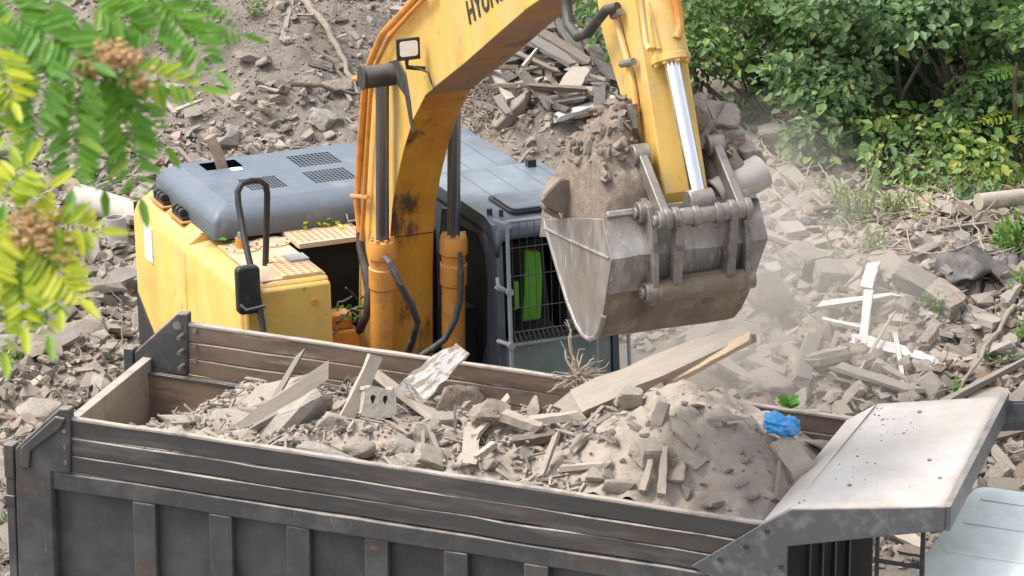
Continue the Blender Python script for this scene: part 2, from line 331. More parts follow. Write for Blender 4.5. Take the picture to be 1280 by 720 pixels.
# ------------------------------------------------------------------ rubble piece templates (triangles)
import bmesh
def rock_template(kind, seed, sub=2):
    r = random.Random(seed); bm = bmesh.new()
    if kind == 'rock':
        sx, sy, sz = 1, r.uniform(.55, .95), r.uniform(.35, .75); k = r.uniform(2.2, 6)
        for i in range(r.choice((9, 11, 13)) + (5 if sub > 1 else 0)):
            q = Vector((r.gauss(0, 1), r.gauss(0, 1), r.gauss(0, 1))); m_ = (abs(q.x) ** k + abs(q.y) ** k + abs(q.z) ** k) ** (1 / k); q = q / m_ * r.uniform(.82, 1)
            bm.verts.new((q.x * sx, q.y * sy, q.z * sz))
        hr = bmesh.ops.convex_hull(bm, input=bm.verts[:])
        bmesh.ops.delete(bm, geom=[v for v in bm.verts if not v.link_faces], context='VERTS')
        if sub > 1:
            bmesh.ops.dissolve_limit(bm, angle_limit=rad(14), verts=bm.verts[:], edges=bm.edges[:])
            bmesh.ops.bevel(bm, geom=bm.edges[:], offset=.05, segments=1, affect='EDGES', clamp_overlap=True)
            bmesh.ops.triangulate(bm, faces=bm.faces[:]); bmesh.ops.subdivide_edges(bm, edges=[e for e in bm.edges if e.calc_length() > .25], cuts=3)
            for v in bm.verts:
                q = v.co; a1 = float(vnoise(q.x * 2.2 + seed, q.y * 2.2, q.z * 2.2)); a2 = float(vnoise(q.x * 6 + seed, q.y * 6, q.z * 6 + 4))
                v.co = q * (1 + .09 * a1 + .05 * a2) + Vector((r.uniform(-1, 1), r.uniform(-1, 1), r.uniform(-1, 1))) * .010
    elif kind == 'brick':
        bmesh.ops.create_cube(bm, size=2); bmesh.ops.subdivide_edges(bm, edges=bm.edges[:], cuts=5 if sub > 1 else 1, use_grid_fill=True)
        n = Vector((r.choice((-1, 1)), r.uniform(-.7, .7), r.uniform(-.7, .7))).normalized()
        for v in bm.verts:
            q = v.co
            mx = sorted([abs(q.x), abs(q.y), abs(q.z)])
            if mx[1] > .9: v.co = v.co * (1 - .05 * r.random())
            if mx[0] > .9: v.co = v.co * (1 - .18 * r.random())
            e = v.co.dot(n) - .75
            if e > 0: v.co -= n * e * .9
            if sub > 1:
                c_ = max(0, abs(q.x) + abs(q.y) + abs(q.z) - 2.35 + .5 * float(vnoise(q.x * 1.5 + seed, q.y * 1.5, q.z * 1.5))); v.co *= 1 - .16 * c_; v.co *= 1 + .05 * float(vnoise(q.x * 3 + seed, q.y * 3, q.z * 3))
            v.co += Vector((r.uniform(-1, 1), r.uniform(-1, 1), r.uniform(-1, 1))) * (.03 if sub < 2 else .012)
            v.co = Vector((v.co.x, v.co.y * .5, v.co.z * .28 * (1 + .3 * r.random() * 0)))
    elif kind == 'plank':
        bmesh.ops.create_cube(bm, size=2)
        lo = [e for e in bm.edges if abs((e.verts[0].co - e.verts[1].co).x) > 1]
        bmesh.ops.subdivide_edges(bm, edges=lo, cuts=7)
        for v in bm.verts:
            if abs(v.co.x) > .99: v.co.x += r.uniform(-.28, .03) * (1 if v.co.x > 0 else -1)
            tp = (v.co.x + 1) / 2; v.co.y *= 1 - (.0, .55, .15, .7, .3, .1)[seed % 6] * max(tp, 0) ** 2; v.co += Vector((0, r.uniform(-.10, .10) + .12 * math.sin(v.co.x * 2 + seed), r.uniform(-.15, .15) + .25 * math.sin(v.co.x * 1.6 + seed * 2)))
    bmesh.ops.triangulate(bm, faces=bm.faces[:]); bmesh.ops.recalc_face_normals(bm, faces=bm.faces[:])
    V = np.array([v.co[:] for v in bm.verts]); Fc = np.array([[v.index for v in f.verts] for f in bm.faces]); bm.free()
    return V, Fc
T_ROCK = [rock_template('rock', i, 1) for i in range(10)]; T_ROCKH = [rock_template('rock', 50 + i, 3) for i in range(9)]
T_BRICK = [rock_template('brick', i, 1) for i in range(6)]; T_BRICKH = [rock_template('brick', 70 + i, 2) for i in range(7)]
T_PLANK = [rock_template('plank', i) for i in range(6)]
def rotm(n, tilt=1.0):
    a = rng.random(n) * 2 * math.pi; b = rng.normal(0, .45 * tilt, n); c = rng.normal(0, .45 * tilt, n)
    ca, sa, cb, sb, cc, s_c = np.cos(a), np.sin(a), np.cos(b), np.sin(b), np.cos(c), np.sin(c)
    Rz = np.zeros((n, 3, 3)); Rz[:, 0, 0] = ca; Rz[:, 0, 1] = -sa; Rz[:, 1, 0] = sa; Rz[:, 1, 1] = ca; Rz[:, 2, 2] = 1
    Ry = np.zeros((n, 3, 3)); Ry[:, 0, 0] = cb; Ry[:, 0, 2] = sb; Ry[:, 2, 0] = -sb; Ry[:, 2, 2] = cb; Ry[:, 1, 1] = 1
    Rx = np.zeros((n, 3, 3)); Rx[:, 1, 1] = cc; Rx[:, 1, 2] = -s_c; Rx[:, 2, 1] = s_c; Rx[:, 2, 2] = cc; Rx[:, 0, 0] = 1
    return Rz @ Ry @ Rx
def scatter(name, P, S, temps, which, tints, mat_, smooth=False, tilt=1.0, parent=None):
    """P nx3 positions, S nx3 scales, which = template index, tints nx3"""
    Rm = rotm(len(P), tilt); Vs = []; Fs = []; Ts = []; b = 0
    for t, (V, Fc) in enumerate(temps):
        k = np.where(which == t)[0]
        if not len(k): continue
        W = np.einsum('nij,nvj->nvi', Rm[k], V[None] * S[k][:, None, :]) + P[k][:, None, :]
        n, v = W.shape[:2]
        Vs.append(W.reshape(-1, 3)); Fs.append((Fc[None] + (np.arange(n) * v)[:, None, None] + b).reshape(-1, 3))
        Ts.append(np.repeat(np.concatenate([tints[k], np.ones((n, 1))], 1), v, 0)); b += n * v
    return fast_mesh(name, np.concatenate(Vs), np.concatenate(Fs), mat_, np.concatenate(Ts), smooth, parent)
def tints(n, red=.1, spread=.2):
    v = 1 + rng.normal(0, spread, n); c = np.stack([v * (1 + rng.normal(0, .03, n)), v, v * (1 + rng.normal(0, .04, n))], -1)
    k = rng.random(n) < red; c[k] *= np.array([1.08, .80, .68]); return np.clip(c, .35, 1.9)
KEEP = lambda x, y: ~((x > -4.2) & (x < 4.6) & (y < 41.0 - .38 * (x + 4.2) * 0) & (y > 30) & (np.abs(x) < 3.9))
def region(n, x0, x1, y0, y1):
    return rng.uniform(x0, x1, n), rng.uniform(y0, y1, n)
# loose rubble as uncountable stuff
def lay_rubble():
    xs, ys, ss, kinds = [], [], [], []
    def zone(n, x0, x1, y0, y1, mean, mx):
        x, y = region(n, x0, x1, y0, y1); s = np.minimum(mean * np.exp(rng.normal(0, .5, n)), mx)
        xs.append(x); ys.append(y); ss.append(s)
    zone(5200, -6.6, -2.6, 38.5, 50, .055, .16)
    zone(4200, -6.8, 1.2, 47, 57.5, .045, .14)
    zone(9000, -6.8, 1.5, 45, 57.5, .022, .05)
    zone(6500, .8, 6.8, 39, 52, .062, .19)
    zone(9000, .8, 6.8, 39, 52, .028, .06)
    zone(6000, -6.6, -2.4, 38.5, 50, .026, .05)
    zone(12000, -6.8, .9, 45, 57.5, .013, .03); zone(9000, .8, 6.8, 39, 52, .015, .03); zone(6000, -6.6, -2.4, 38.5, 50, .014, .03)
    x = np.concatenate(xs); y = np.concatenate(ys); s = np.concatenate(ss)
    # fewer pieces on the smooth dirt slope
    d = fbm(x * .6, y * .6, 31, 2); k = ~((x > -4.6) & (x < 0.4) & (y > 49) & (d > -.25) & (rng.random(len(x)) < .84) & (s > .03))
    k &= ~((np.abs(x + .4) < 2.6) & (y < 44.5)) ; k &= ~((x > -3.4) & (x < 4.9) & (y < 37.5))
    x, y, s = x[k], y[k], s[k]; n = len(x)
    typ = rng.random(n); br = (typ < .33) & (s > .04)
    z = terrain(x, y)
    P = np.stack([x, y, z + s * .28], -1); S = np.stack([s, s, s], -1); S[br] *= 1.25
    w = np.where(br, 10 + rng.integers(0, 6, n), rng.integers(0, 10, n))
    t = tints(n, .10, .2)
    tag(scatter('rubble', P, S, T_ROCK + T_BRICK, w, t, M['rubble']), 'loose small rubble of broken brick and mortar covering the ground', kind='stuff')
lay_rubble()
# splinters and sticks strewn around
def lay_sticks():
    n = 1500; x = np.concatenate([rng.uniform(.8, 6.6, 900), rng.uniform(-6.6, -2.2, 250), rng.uniform(-5, 1.5, 350)])
    y = np.concatenate([rng.uniform(40, 51, 900), rng.uniform(39, 50, 250), rng.uniform(47, 57, 350)])
    k = ~((np.abs(x + .4) < 2.6) & (y < 44.5)); x, y = x[k], y[k]; n = len(x)
    L = np.minimum(.12 * np.exp(rng.normal(0, .5, n)), .4); P = np.stack([x, y, terrain(x, y) + .05], -1)
    S = np.stack([L, .008 + .02 * rng.random(n), .006 + .008 * rng.random(n)], -1)
    tag(scatter('wood_splinters', P, S, T_PLANK, rng.integers(0, 6, n), tints(n, 0, .25) * np.array([.95, .9, .85]), M['rubble'], tilt=.7), 'thin broken laths and splinters strewn through the rubble', kind='stuff')
lay_sticks()

# ------------------------------------------------------------------ individual pieces
_tm = {}
def piece_mesh(kind, i, mk):
    key = (kind, i, mk)
    if key in _tm: return _tm[key]
    V, Fc = {'rock': T_ROCKH, 'brick': T_BRICKH, 'plank': T_PLANK}[kind][i]
    nm = {'rock': 'concrete_chunk', 'brick': 'broken_brick', 'plank': 'plank'}[kind]
    me = bpy.data.meshes.new(nm); me.from_pydata(V.tolist(), [], Fc.tolist()); me.materials.append(M[mk]); me.update(); me.polygons.foreach_set('use_smooth', [False] * len(me.polygons))
    if kind == 'rock':
        me.polygons.foreach_set('use_smooth', [True] * len(me.polygons)); me.set_sharp_from_angle(angle=rad(16))
    _tm[key] = me; return me
def piece(kind, mk, p, size, rot, label, group=None, name=None, i=None, cat=None):
    n = {'rock': 9, 'brick': 7, 'plank': 6}[kind]
    me = piece_mesh(kind, R.randrange(n) if i is None else i % n, mk)
    o = bpy.data.objects.new(name or me.name.split('.')[0], me); COL.objects.link(o)
    o.location = tuple(p); o.scale = size if isinstance(size, (tuple, list)) else (size,) * 3
    if isinstance(rot, Matrix): o.rotation_euler = rot.to_euler()
    else: o.rotation_euler = rot
    tag(o, label, cat or {'rock': 'rubble chunk', 'brick': 'brick', 'plank': 'plank'}[kind], group); return o
def plank_between(a, b, w, t, mk, label, group=None, roll=0, name='plank', cat='plank', over=0):
    a = Vector(a); b = Vector(b); d = b - a; L = d.length; x = d.normalized()
    y = Vector((0, 0, 1)).cross(x)
    y = y.normalized() if y.length > .05 else Vector((0, 1, 0)); z = x.cross(y)
    mrot = Matrix((x, y, z)).transposed() @ Matrix.Rotation(roll, 3, 'X')
    return piece('plank', mk, (a + b) / 2, (L / 2, w / 2, t / 2), mrot, label, group, name, cat=cat)
SIZES = [(.30, 'large'), (.17, 'medium sized'), (0, 'small')]
LAND = [((150, 275), 'cement pipes'), ((165, 360), 'yellow counterweight side'), ((60, 590), 'truck tail post'), ((20, 190), 'hanging green branch'),
    ((300, 160), 'grey engine hood'), ((640, 110), 'heap of old boards'), ((1085, 410), 'crossed white boards'), ((1220, 330), 'dark sheet at the right edge'),
    ((1000, 240), 'fallen grey plank'), ((1120, 550), 'truck canopy'), ((1090, 300), 'yellow green weeds'), ((950, 350), 'excavator bucket'), ((400, 60), 'long bare branch'),
    ((1230, 660), 'mint truck cab roof'), ((60, 400), 'yellowing near leaves')]
TONE = dict(c_load='dusty', w_old='weathered grey', c_grey='grey', c_buff='buff', c_pale='pale', b_red='reddish', b_brown='brown', w_grey='weathered grey', w_pale='dusty pale', w_dark='dark brown', w_white='white')
_seen = {}
def auto_label(kind, mk, size, p, shape=''):
    x, y = project(p); q, nm = min(LAND, key=lambda a: (a[0][0] - x) ** 2 + ((a[0][1] - y) * 1.3) ** 2)
    dx, dy = x - q[0], y - q[1]
    rel = ('right of' if dx > 0 else 'left of') if abs(dx) > 1.5 * abs(dy) else (('in front of' if dy > 0 else 'beyond') if abs(dy) > 1.5 * abs(dx) else (('in front and ' if dy > 0 else 'beyond and ') + ('right of' if dx > 0 else 'left of')))
    far = 'close ' if dx * dx + dy * dy < 45 ** 2 else ('some way ' if dx * dx + dy * dy < 110 ** 2 else 'far ')
    sz = next(s for lim, s in SIZES if size >= lim)
    return f"{sz} {TONE[mk]} {shape or kind} lying {far}{rel} the {nm}"
placed = []
def try_place(px, py, size, kind, mk, tilt=.35, extra=0):
    p = on_ground(px, py); x, y = p[0], p[1]
    for q in placed:
        if (q[0] - x) ** 2 + (q[1] - y) ** 2 < ((q[2] + size) * .62) ** 2: return
    placed.append((x, y, size))
    p[2] += size * (.24 if kind == 'rock' else .22) + extra
    nm = 'concrete chunk' if kind == 'rock' else 'broken brick'
    i = R.randrange(9); shape = {'rock': ['angular chunk of concrete', 'blunt lump of concrete', 'wedge of masonry'][i % 3], 'brick': ['chipped brick', 'broken brick', 'block of brickwork'][i % 3]}[kind]
    lb = auto_label(nm, mk, size, p, shape)
    piece(kind, mk, p, size, (R.gauss(0, tilt), R.gauss(0, tilt), R.uniform(0, 6.28)), lb, {'rock': 'concrete chunks strewn over the rubble', 'brick': 'broken bricks strewn over the rubble'}[kind], i=i)
def blocked(px, py):
    return (160 < px < 800 and py > 235 - (px - 160) * .1 and py < 470) or (px > 160 and px < 1180 and py > 525) or (680 < px < 950 and 260 < py < 420) or (455 < px < 545 and py > 60)
def throw(n, boxes, smin, smax, kinds, mats, tilt=.35):
    for k in range(n):
        x0, x1, y0, y1 = R.choice(boxes); px, py = R.uniform(x0, x1), R.uniform(y0, y1)
        if blocked(px, py): continue
        kind = R.choice(kinds); mk = R.choice([m for m in mats if m[0] == ('c' if kind == 'rock' else 'b')] or ['c_buff'])
        try_place(px, py, smin + (smax - smin) * R.random() ** 2.2, kind, mk, tilt)
# hand placed large pieces
def chunk(px, py, size, mk, label, kind='rock', rot=None, sc=None, i=None, lift=0):
    p = on_ground(px, py); placed.append((p[0], p[1], size)); p[2] += size * .25 + lift
    s = (size,) * 3 if sc is None else tuple(size * q for q in sc)
    return piece(kind, mk, p, s, rot or (R.gauss(0, .25), R.gauss(0, .25), R.uniform(0, 6.28)), label, None, i=i)
chunk(20, 190, .30, 'c_buff', 'buff concrete block at the left edge behind the hanging leaves', i=1)
chunk(215, 345 - 230, .22, 'c_pale', 'pale flat slab piece on the slope above the engine hood', sc=(1.2, .8, .4))
chunk(248, 142, .16, 'c_pale', 'pale flat stone lying on the slope just beyond the exhaust pipe', sc=(1.5, .7, .35))
chunk(405, 155, .15, 'c_pale', 'pale squarish stone on the bare slope left of the boom', 'brick', (.4, .3, .9), (.9, 1.5, 2.2))
chunk(310, 75, .15, 'c_buff', 'small upright buff brick on the upper slope', 'brick')
chunk(110, 372, .34, 'c_buff', 'long curved kerb like stone beside the yellow counterweight', 'rock', (0, 0, .3), (1.4, .55, .55))
chunk(150, 365, .26, 'c_grey', 'tilted grey slab against the yellow counterweight', 'brick', (.2, -.5, .6), (1, 1.2, 1.2))
chunk(55, 400, .33, 'c_grey', 'tilted grey brown slab below the yellow leaves', 'brick', (.5, .5, -.7), (1, 1.6, .8))
chunk(15, 395, .40, 'c_grey', 'big flat grey slab at the left edge under the yellow leaves', 'brick', (.1, .1, .1), (1, 1.5, 1))
chunk(105, 425, .30, 'c_buff', 'rounded buff boulder in front of the counterweight', i=4)
chunk(72, 438, .26, 'c_grey', 'long grey brick slanting beside the rounded boulder', 'brick', (.2, -.2, .7))
chunk(30, 345, .2, 'b_brown', 'brown brick at the left edge below the yellow leaves', 'brick')
chunk(50, 520, .28, 'c_pale', 'pale crumbling lump left of the truck tail bracket')
chunk(20, 600, .3, 'c_pale', 'long pale stone left of the truck tail post')
chunk(28, 535, .24, 'b_red', 'reddish brick left of the truck tail bracket', 'brick')
chunk(640, 148, .30, 'c_buff', 'rounded yellow stained boulder in the heap behind the cab roof', 'rock', (0, -.9, .3), (1.05, .8, .9), 2)
chunk(925, 262, .2, 'c_grey', 'grey stone just beyond the bucket rim')
chunk(985, 190, .55, 'c_grey', 'large mossy flat stone under the bushes', 'rock', (.1, .05, .2), (1, .7, .45), lift=.05)
chunk(1110, 345, .30, 'c_buff', 'buff masonry block below the weeds', 'brick')
chunk(1150, 365, .28, 'c_grey', 'long grey masonry block right of the weeds', 'brick', (.2, .4, -.5), (1, 1, 1.2))
chunk(1180, 385, .28, 'b_brown', 'L shaped brown masonry block right of the white boards', 'brick', (.1, .2, -.9), (1, 1.1, 1.6))
chunk(1045, 352, .22, 'c_grey', 'grey cut stone just below the weeds', 'brick', (.1, .1, .1), (1, 1.6, 2))
chunk(1010, 335, .26, 'c_grey', 'grey square block left of the weeds', 'brick', (.2, .1, .7), (1, 1.4, 2))
chunk(983, 382, .14, 'c_pale', 'small white lump beside the standing white board', lift=.08)
chunk(958, 415, .46, 'c_buff', 'tall dusty buff slab leaning behind the truck load', 'rock', (1.2, .35, .3), (.8, 1.0, .5), lift=.3)
chunk(905, 440, .4, 'c_grey', 'dusty slab fragment between the bucket and the truck side', 'brick', (.9, .1, .1))
chunk(975, 490, .42, 'c_buff', 'buff round topped slab just beyond the truck side board', 'rock', (.2, .2, .2), (1.2, .8, .5))
chunk(1200, 315, .25, 'c_grey', 'grey stone left of the dark sheet')
BX = [(0, 160, 300, 700), (0, 160, 300, 480), (940, 1280, 230, 500), (940, 1280, 260, 500), (1180, 1280, 500, 600), (0, 450, 100, 230), (0, 160, 240, 320), (1100, 1200, 560, 720)]
throw(520, BX, .07, .21, ['rock', 'rock', 'brick'], ['c_grey', 'c_grey', 'c_buff', 'c_buff', 'c_pale', 'b_red', 'b_brown', 'b_brown'])
throw(34, [(200, 450, 0, 180), (560, 760, 90, 180)], .08, .17, ['rock', 'brick'], ['c_grey', 'c_buff', 'b_brown'])

# cement pipes left of the machine
def pipe(name, a, b, r, label, mk='cement', wall=.82, group=None):
    mb = MB(); A, B = Vector(a), Vector(b); n = 28
    d = (B - A).normalized(); u = Vector((0, 0, 1)) if abs(d.z) < .9 else Vector((1, 0, 0)); s = d.cross(u).normalized(); u = s.cross(d)
    ring = lambda c, rr: [c + (s * math.cos(2 * math.pi * k / n) + u * math.sin(2 * math.pi * k / n)) * rr for k in range(n)]
    C0 = (A + B) / 2
    mb.loft([[q - C0 for q in ring(A, r * wall)], [q - C0 for q in ring(A, r)], [q - C0 for q in ring(B, r)], [q - C0 for q in ring(B, r * wall)], [q - C0 for q in ring(A, r * wall)]], False)
    o = mb.build(name, M[mk], weld=True); o.location = C0; tag(o, label, 'pipe', group); return o
a = on_ground(100, 262, .14); b = on_ground(195, 290, .12)
pipe('cement_pipe', a, b, .15, 'long grey cement pipe lying behind the yellow counterweight')
a = on_ground(148, 308, .02); pipe('cement_pipe', a, a + np.array([-.03, .02, .30]), .115, 'short open ended cement pipe standing beside the yellow counterweight')

# white boards right of the bucket
def board(px0, py0, px1, py1, w, t, mk, label, l0=.05, l1=.05, roll=0, group=None, name='board', cat='board'):
    return plank_between(on_ground(px0, py0, l0), on_ground(px1, py1, l1), w, t, mk, label, group, roll, name, cat)
board(1086, 388, 1078, 452, .095, .03, 'w_white', 'white painted board standing upright across the others', .22, .10, .35)
board(1093, 364, 1080, 392, .14, .03, 'w_white', 'short broken white board standing above the upright one', .32, .24, .2)
board(1016, 399, 1130, 391, .08, .05, 'w_white', 'long white batten lying level across the upright white board', .14, .2, .5)
board(1055, 432, 1172, 462, .15, .035, 'w_white', 'wide white board slanting down to the right of the crossed boards', .1, .08, .4)
board(1024, 410, 1082, 424, .05, .04, 'w_white', 'thin white batten just below the level one', .1, .1, .2)
board(1117, 428, 1130, 498, .045, .04, 'w_white', 'narrow white stick pointing down towards the canopy', .12, .1)
board(956, 362, 985, 345, .13, .03, 'w_white', 'short white board end near the bucket', .2, .16, .6)
board(1055, 412, 1120, 425, .05, .03, 'w_pale', 'pale lath lying under the crossed white boards', .06, .06)
# grey planks and posts on the right
board(972, 216, 1038, 272, .17, .05, 'w_grey', 'wide fallen grey plank below the bushes', .12, .08, .3)
board(1000, 500, 1018, 432, .17, .09, 'w_grey', 'worn brown post leaning beyond the truck side board', .15, .15, .6)
board(948, 300, 1010, 322, .12, .04, 'w_grey', 'grey board half buried beside the bucket rim', .1, .1)
board(994, 335, 992, 365, .10, .03, 'w_grey', 'short upright grey board end near the white one', .12, .1)
board(960, 330, 1000, 352, .05, .03, 'w_grey', 'thin grey lath sloping down beside the bucket', .1, .1)
board(1060, 500, 1120, 420, .03, .025, 'w_pale', 'thin stick leaning between truck and white boards', .1, .3)
board(1040, 470, 1150, 505, .16, .04, 'w_grey', 'dusty grey board just beyond the truck canopy', .12, .1)
board(1080, 455, 1140, 490, .12, .04, 'w_grey', 'dusty grey board under the narrow white stick', .1, .08)
board(1215, 555, 1285, 525, .12, .09, 'w_grey', 'thick bare grey beam right of the canopy', .15, .3, .4)
board(1190, 575, 1290, 548, .10, .03, 'w_dark', 'dark flat board below the thick grey beam', .1, .1)
board(1150, 535, 1290, 470, .07, .06, 'w_grey', 'grey pole beyond the thick beam', .12, .2)
board(1110, 640, 1175, 680, .2, .04, 'w_grey', 'grey board seen through the gap below the canopy', .2, .15, .5)
board(1100, 672, 1160, 700, .14, .04, 'w_pale', 'pale board seen through the gap below the canopy', .12, .12, .3)
board(1120, 700, 1190, 715, .12, .04, 'w_dark', 'dark board low in the gap below the canopy', .12, .12, .3)
board(1190, 275, 1270, 315, .12, .05, 'w_dark', 'dark split board at the right edge beside weeds', .2, .1, .6)
board(1165, 300, 1245, 292, .05, .03, 'w_grey', 'thin grey lath above the dark sheet', .12, .12)
board(875, 460, 950, 505, .17, .05, 'w_grey', 'grey board running beyond the truck side', .2, .2)
board(930, 470, 985, 490, .14, .05, 'w_grey', 'short dusty board running beyond the truck side', .2, .2)
board(215, 0, 262, 22, .07, .05, 'w_dark', 'dark lath at the top edge behind the leaves', .1, .1)
board(352, 60, 366, 0, .06, .03, 'w_grey', 'thin upright lath on the bare slope', .06, .06)
board(190, 118, 222, 150, .09, .03, 'w_pale', 'pale lath on the slope behind the leaves', .05, .05)
board(268, 120, 300, 142, .10, .04, 'w_grey', 'grey broken slat on the slope above the hood', .06, .06)
board(215, 150, 255, 133, .07, .03, 'w_pale', 'pale slat on the slope beyond the exhaust', .08, .08)
board(90, 395, 175, 355, .1, .05, 'w_grey', 'grey post among stones by the counterweight', .12, .1)
board(96, 300, 105, 345, .07, .05, 'w_dark', 'dark stake standing by the cement pipes', .2, .05)
# dark sheet
mb = MB(); c = on_ground(1222, 348)
nn = 14; pts = [[(-.45 + .9 * i / nn, -.3 + .6 * j / nn, .05 + .16 * math.exp(-((i - 5) / 3.5) ** 2) + .06 * math.sin(i * 1.1 + j * .6) + .03 * R.random() - .05 * ((j - 7) / 7) ** 2) for j in range(nn + 1)] for i in range(nn + 1)]
mb.add([p for row in pts for p in row], [(i * (nn + 1) + j, (i + 1) * (nn + 1) + j, (i + 1) * (nn + 1) + j + 1, i * (nn + 1) + j + 1) for i in range(nn) for j in range(nn)])
o = mb.build('rubber_sheet', M['rubber'], ang=80); o.location = c + np.array([0, 0, .05]); o.rotation_euler = (.2, 0, .3)
sm = o.modifiers.new('solid', 'SOLIDIFY'); sm.thickness = .02; tag(o, 'crumpled dark sheet lying in the rubble at the right edge', 'sheet')
# log end
a = on_ground(1222, 275, .2); pipe('log', a, a + np.array([.5, .3, -.05]), .09, 'short log with pale sawn end under the bushes', 'w_pale', .02)

# heap of old boards behind the cab roof
PP = [ (600,90,640,70,.22,'w_old'), (640,60,720,110,.18,'w_old'), (655,35,735,95,.2,'w_old'), (690,75,750,135,.2,'w_old'), (668,78,742,122,.14,'w_dark'),
    (700,60,745,140,.17,'w_old'), (655,120,700,172,.16,'w_old'), (672,112,712,168,.17,'w_pale'), (618,120,640,170,.09,'w_pale'), (648,130,690,178,.12,'w_old'),
    (640,98,690,92,.16,'w_old'), (708,150,728,118,.2,'w_pale'), (725,30,780,70,.16,'w_dark'), (700,20,735,60,.12,'w_old'), (735,90,775,150,.18,'w_old'),
    (640,45,700,40,.12,'w_dark'), (676,60,700,100,.1,'w_dark'), (615,75,665,62,.16,'w_old'), (680,30,690,80,.12,'w_old'), (745,60,790,118,.14,'w_old'),
    (622,100,700,128,.05,'w_dark'), (648,135,690,80,.03,'w_pale'), (690,105,760,100,.08,'w_dark'), (712,100,770,160,.1,'w_old'), (760,40,800,90,.12,'w_old'),
    (600,110,652,128,.1,'w_dark'), (660,150,740,158,.06,'w_dark'), (730,0,760,50,.14,'w_dark'), (668,0,702,40,.1,'w_dark'), (745,10,800,30,.1,'w_old')]
DP = ['topmost', 'half buried', 'tilted', 'split', 'long', 'crooked', 'flat', 'steep', 'short', 'cracked']
for k, (x0, y0, x1, y1, w, mk) in enumerate(PP):
    xm, ym = (x0 + x1) / 2, (y0 + y1) / 2
    side = ('left' if xm < 655 else 'middle' if xm < 715 else 'right'); lev = ('upper' if ym < 62 else 'central' if ym < 115 else 'lower')
    board(x0, y0, x1, y1, w * 1.2, .05, mk, f"{'narrow' if w < .09 else 'broad' if w > .15 else 'medium'} {TONE[mk]} {'long ' if math.hypot(x1 - x0, y1 - y0) > 75 else ''}plank in the {lev} {side} part of the board heap", .22 + .22 * R.random(), .22 + .22 * R.random(), R.uniform(-.5, .5), 'old boards heaped behind the cab', 'plank', 'plank')
for k in range(46):
    px, py = R.uniform(585, 790), R.uniform(5, 165)
    if px < 640 and py < 70: continue
    a_ = R.uniform(-.5, 1.6); L = R.uniform(25, 60); mk = R.choice(['w_old', 'w_dark', 'w_dark', 'w_old', 'w_pale']); w = R.uniform(.05, .15); x1, y1 = px + L * math.cos(a_), py + L * math.sin(a_) * .8
    nm = 'lath' if w < .08 else 'board end' if L < 42 else 'plank'
    board(px, py, x1, y1, w, .04, mk, f"{TONE[mk]} {nm} {'deep in' if k % 2 else 'on'} the {'upper' if py < 60 else 'lower'} {'left' if px < 655 else 'middle' if px < 715 else 'right'} part of the board heap", .12 + .22 * R.random(), .12 + .26 * R.random(), R.uniform(-.6, .6), 'old boards heaped behind the cab', 'plank', 'plank')
board(690, 172, 775, 152, .10, .06, 'w_white', 'white painted timber lying behind the cab roof', .22, .26, .2)
# random filler boards among right rubble
for k in range(34):
    px, py = R.uniform(945, 1275), R.uniform(240, 500)
    if blocked(px, py): continue
    a_ = R.uniform(-.7, .7); L = R.uniform(18, 42); mk = R.choice(['w_grey', 'w_grey', 'w_dark', 'w_pale']); w = R.uniform(.04, .11)
    p0 = on_ground(px, py, .07)
    board(px, py, px + L * math.cos(a_), py + L * math.sin(a_) * .8, w, .03, mk, auto_label('plank', mk, .1, p0, 'broken lath' if w < .07 else 'broken board end'), .05 + .07 * R.random(), .05 + .1 * R.random(), R.uniform(-.6, .6), 'broken board ends in the rubble', 'plank', 'plank')

# ------------------------------------------------------------------ twigs, roots
def wiggle(a, b, n, amp, r):
    a, b = Vector(a), Vector(b); out = []; off = Vector((0, 0, 0))
    for i in range(n + 1):
        t = i / n; off += Vector((r.gauss(0, amp), r.gauss(0, amp), r.gauss(0, amp * .7))); out.append(a.lerp(b, t) + off * math.sin(math.pi * min(t * 1.2, 1) * .5))
    return out
def lay_twigs(name, n, boxes, L, label, matk='twig', rr=.006, lift=.12):
    mb = MB()
    for k in range(n):
        x0, x1, y0, y1 = R.choice(boxes); p = on_ground(R.uniform(x0, x1), R.uniform(y0, y1), R.uniform(.02, lift)); a = R.uniform(0, 6.28); l = L * R.uniform(.4, 1.3)
        q = p + np.array([math.cos(a) * l, math.sin(a) * l, R.uniform(-.1, .25)])
        mb.tube(wiggle(p, q, 7, l * .06, R), [rr * (1.2 - .1 * i) for i in range(8)], 5)
    o = mb.build(name, M[matk]); tag(o, label, kind='stuff')
lay_twigs('brushwood', 210, [(900, 1090, 120, 235), (960, 1280, 170, 260), (1080, 1280, 230, 330)], .6, 'tangled dry twigs in front of the bushes', 'root', .009)
lay_twigs('root_tangle', 190, [(566, 625, 95, 175)], .4, 'tangle of thin dry roots between the boom and the heap of boards', 'twig', .008)
lay_twigs('scattered_twigs', 150, [(0, 450, 0, 230), (0, 160, 300, 640), (900, 1280, 250, 520)], .35, 'single dry twigs scattered over the rubble')
def branch(pxs, lifts, r, label, name='branch', matk='twig'):
    P = [on_ground(x, y, l) for (x, y), l in zip(pxs, lifts)]; Q = []
    for i in range(len(P) - 1):
        for t in np.linspace(0, 1, 6)[:-1]: Q.append(P[i] * (1 - t) + P[i + 1] * t + np.array([R.gauss(0, .012), 0, R.gauss(0, .012)]))
    Q.append(P[-1]); c = np.array(Q[0]); mb = MB().tube([q - c for q in Q], [r * (1 - .6 * i / len(Q)) for i in range(len(Q))], 8)
    o = mb.build(name, M[matk]); o.location = c; tag(o, label, 'branch'); return o
branch([(370, 0), (405, 45), (430, 90), (455, 140)], [.1, .15, .12, .05], .05, 'long bare branch lying down the slope left of the boom')
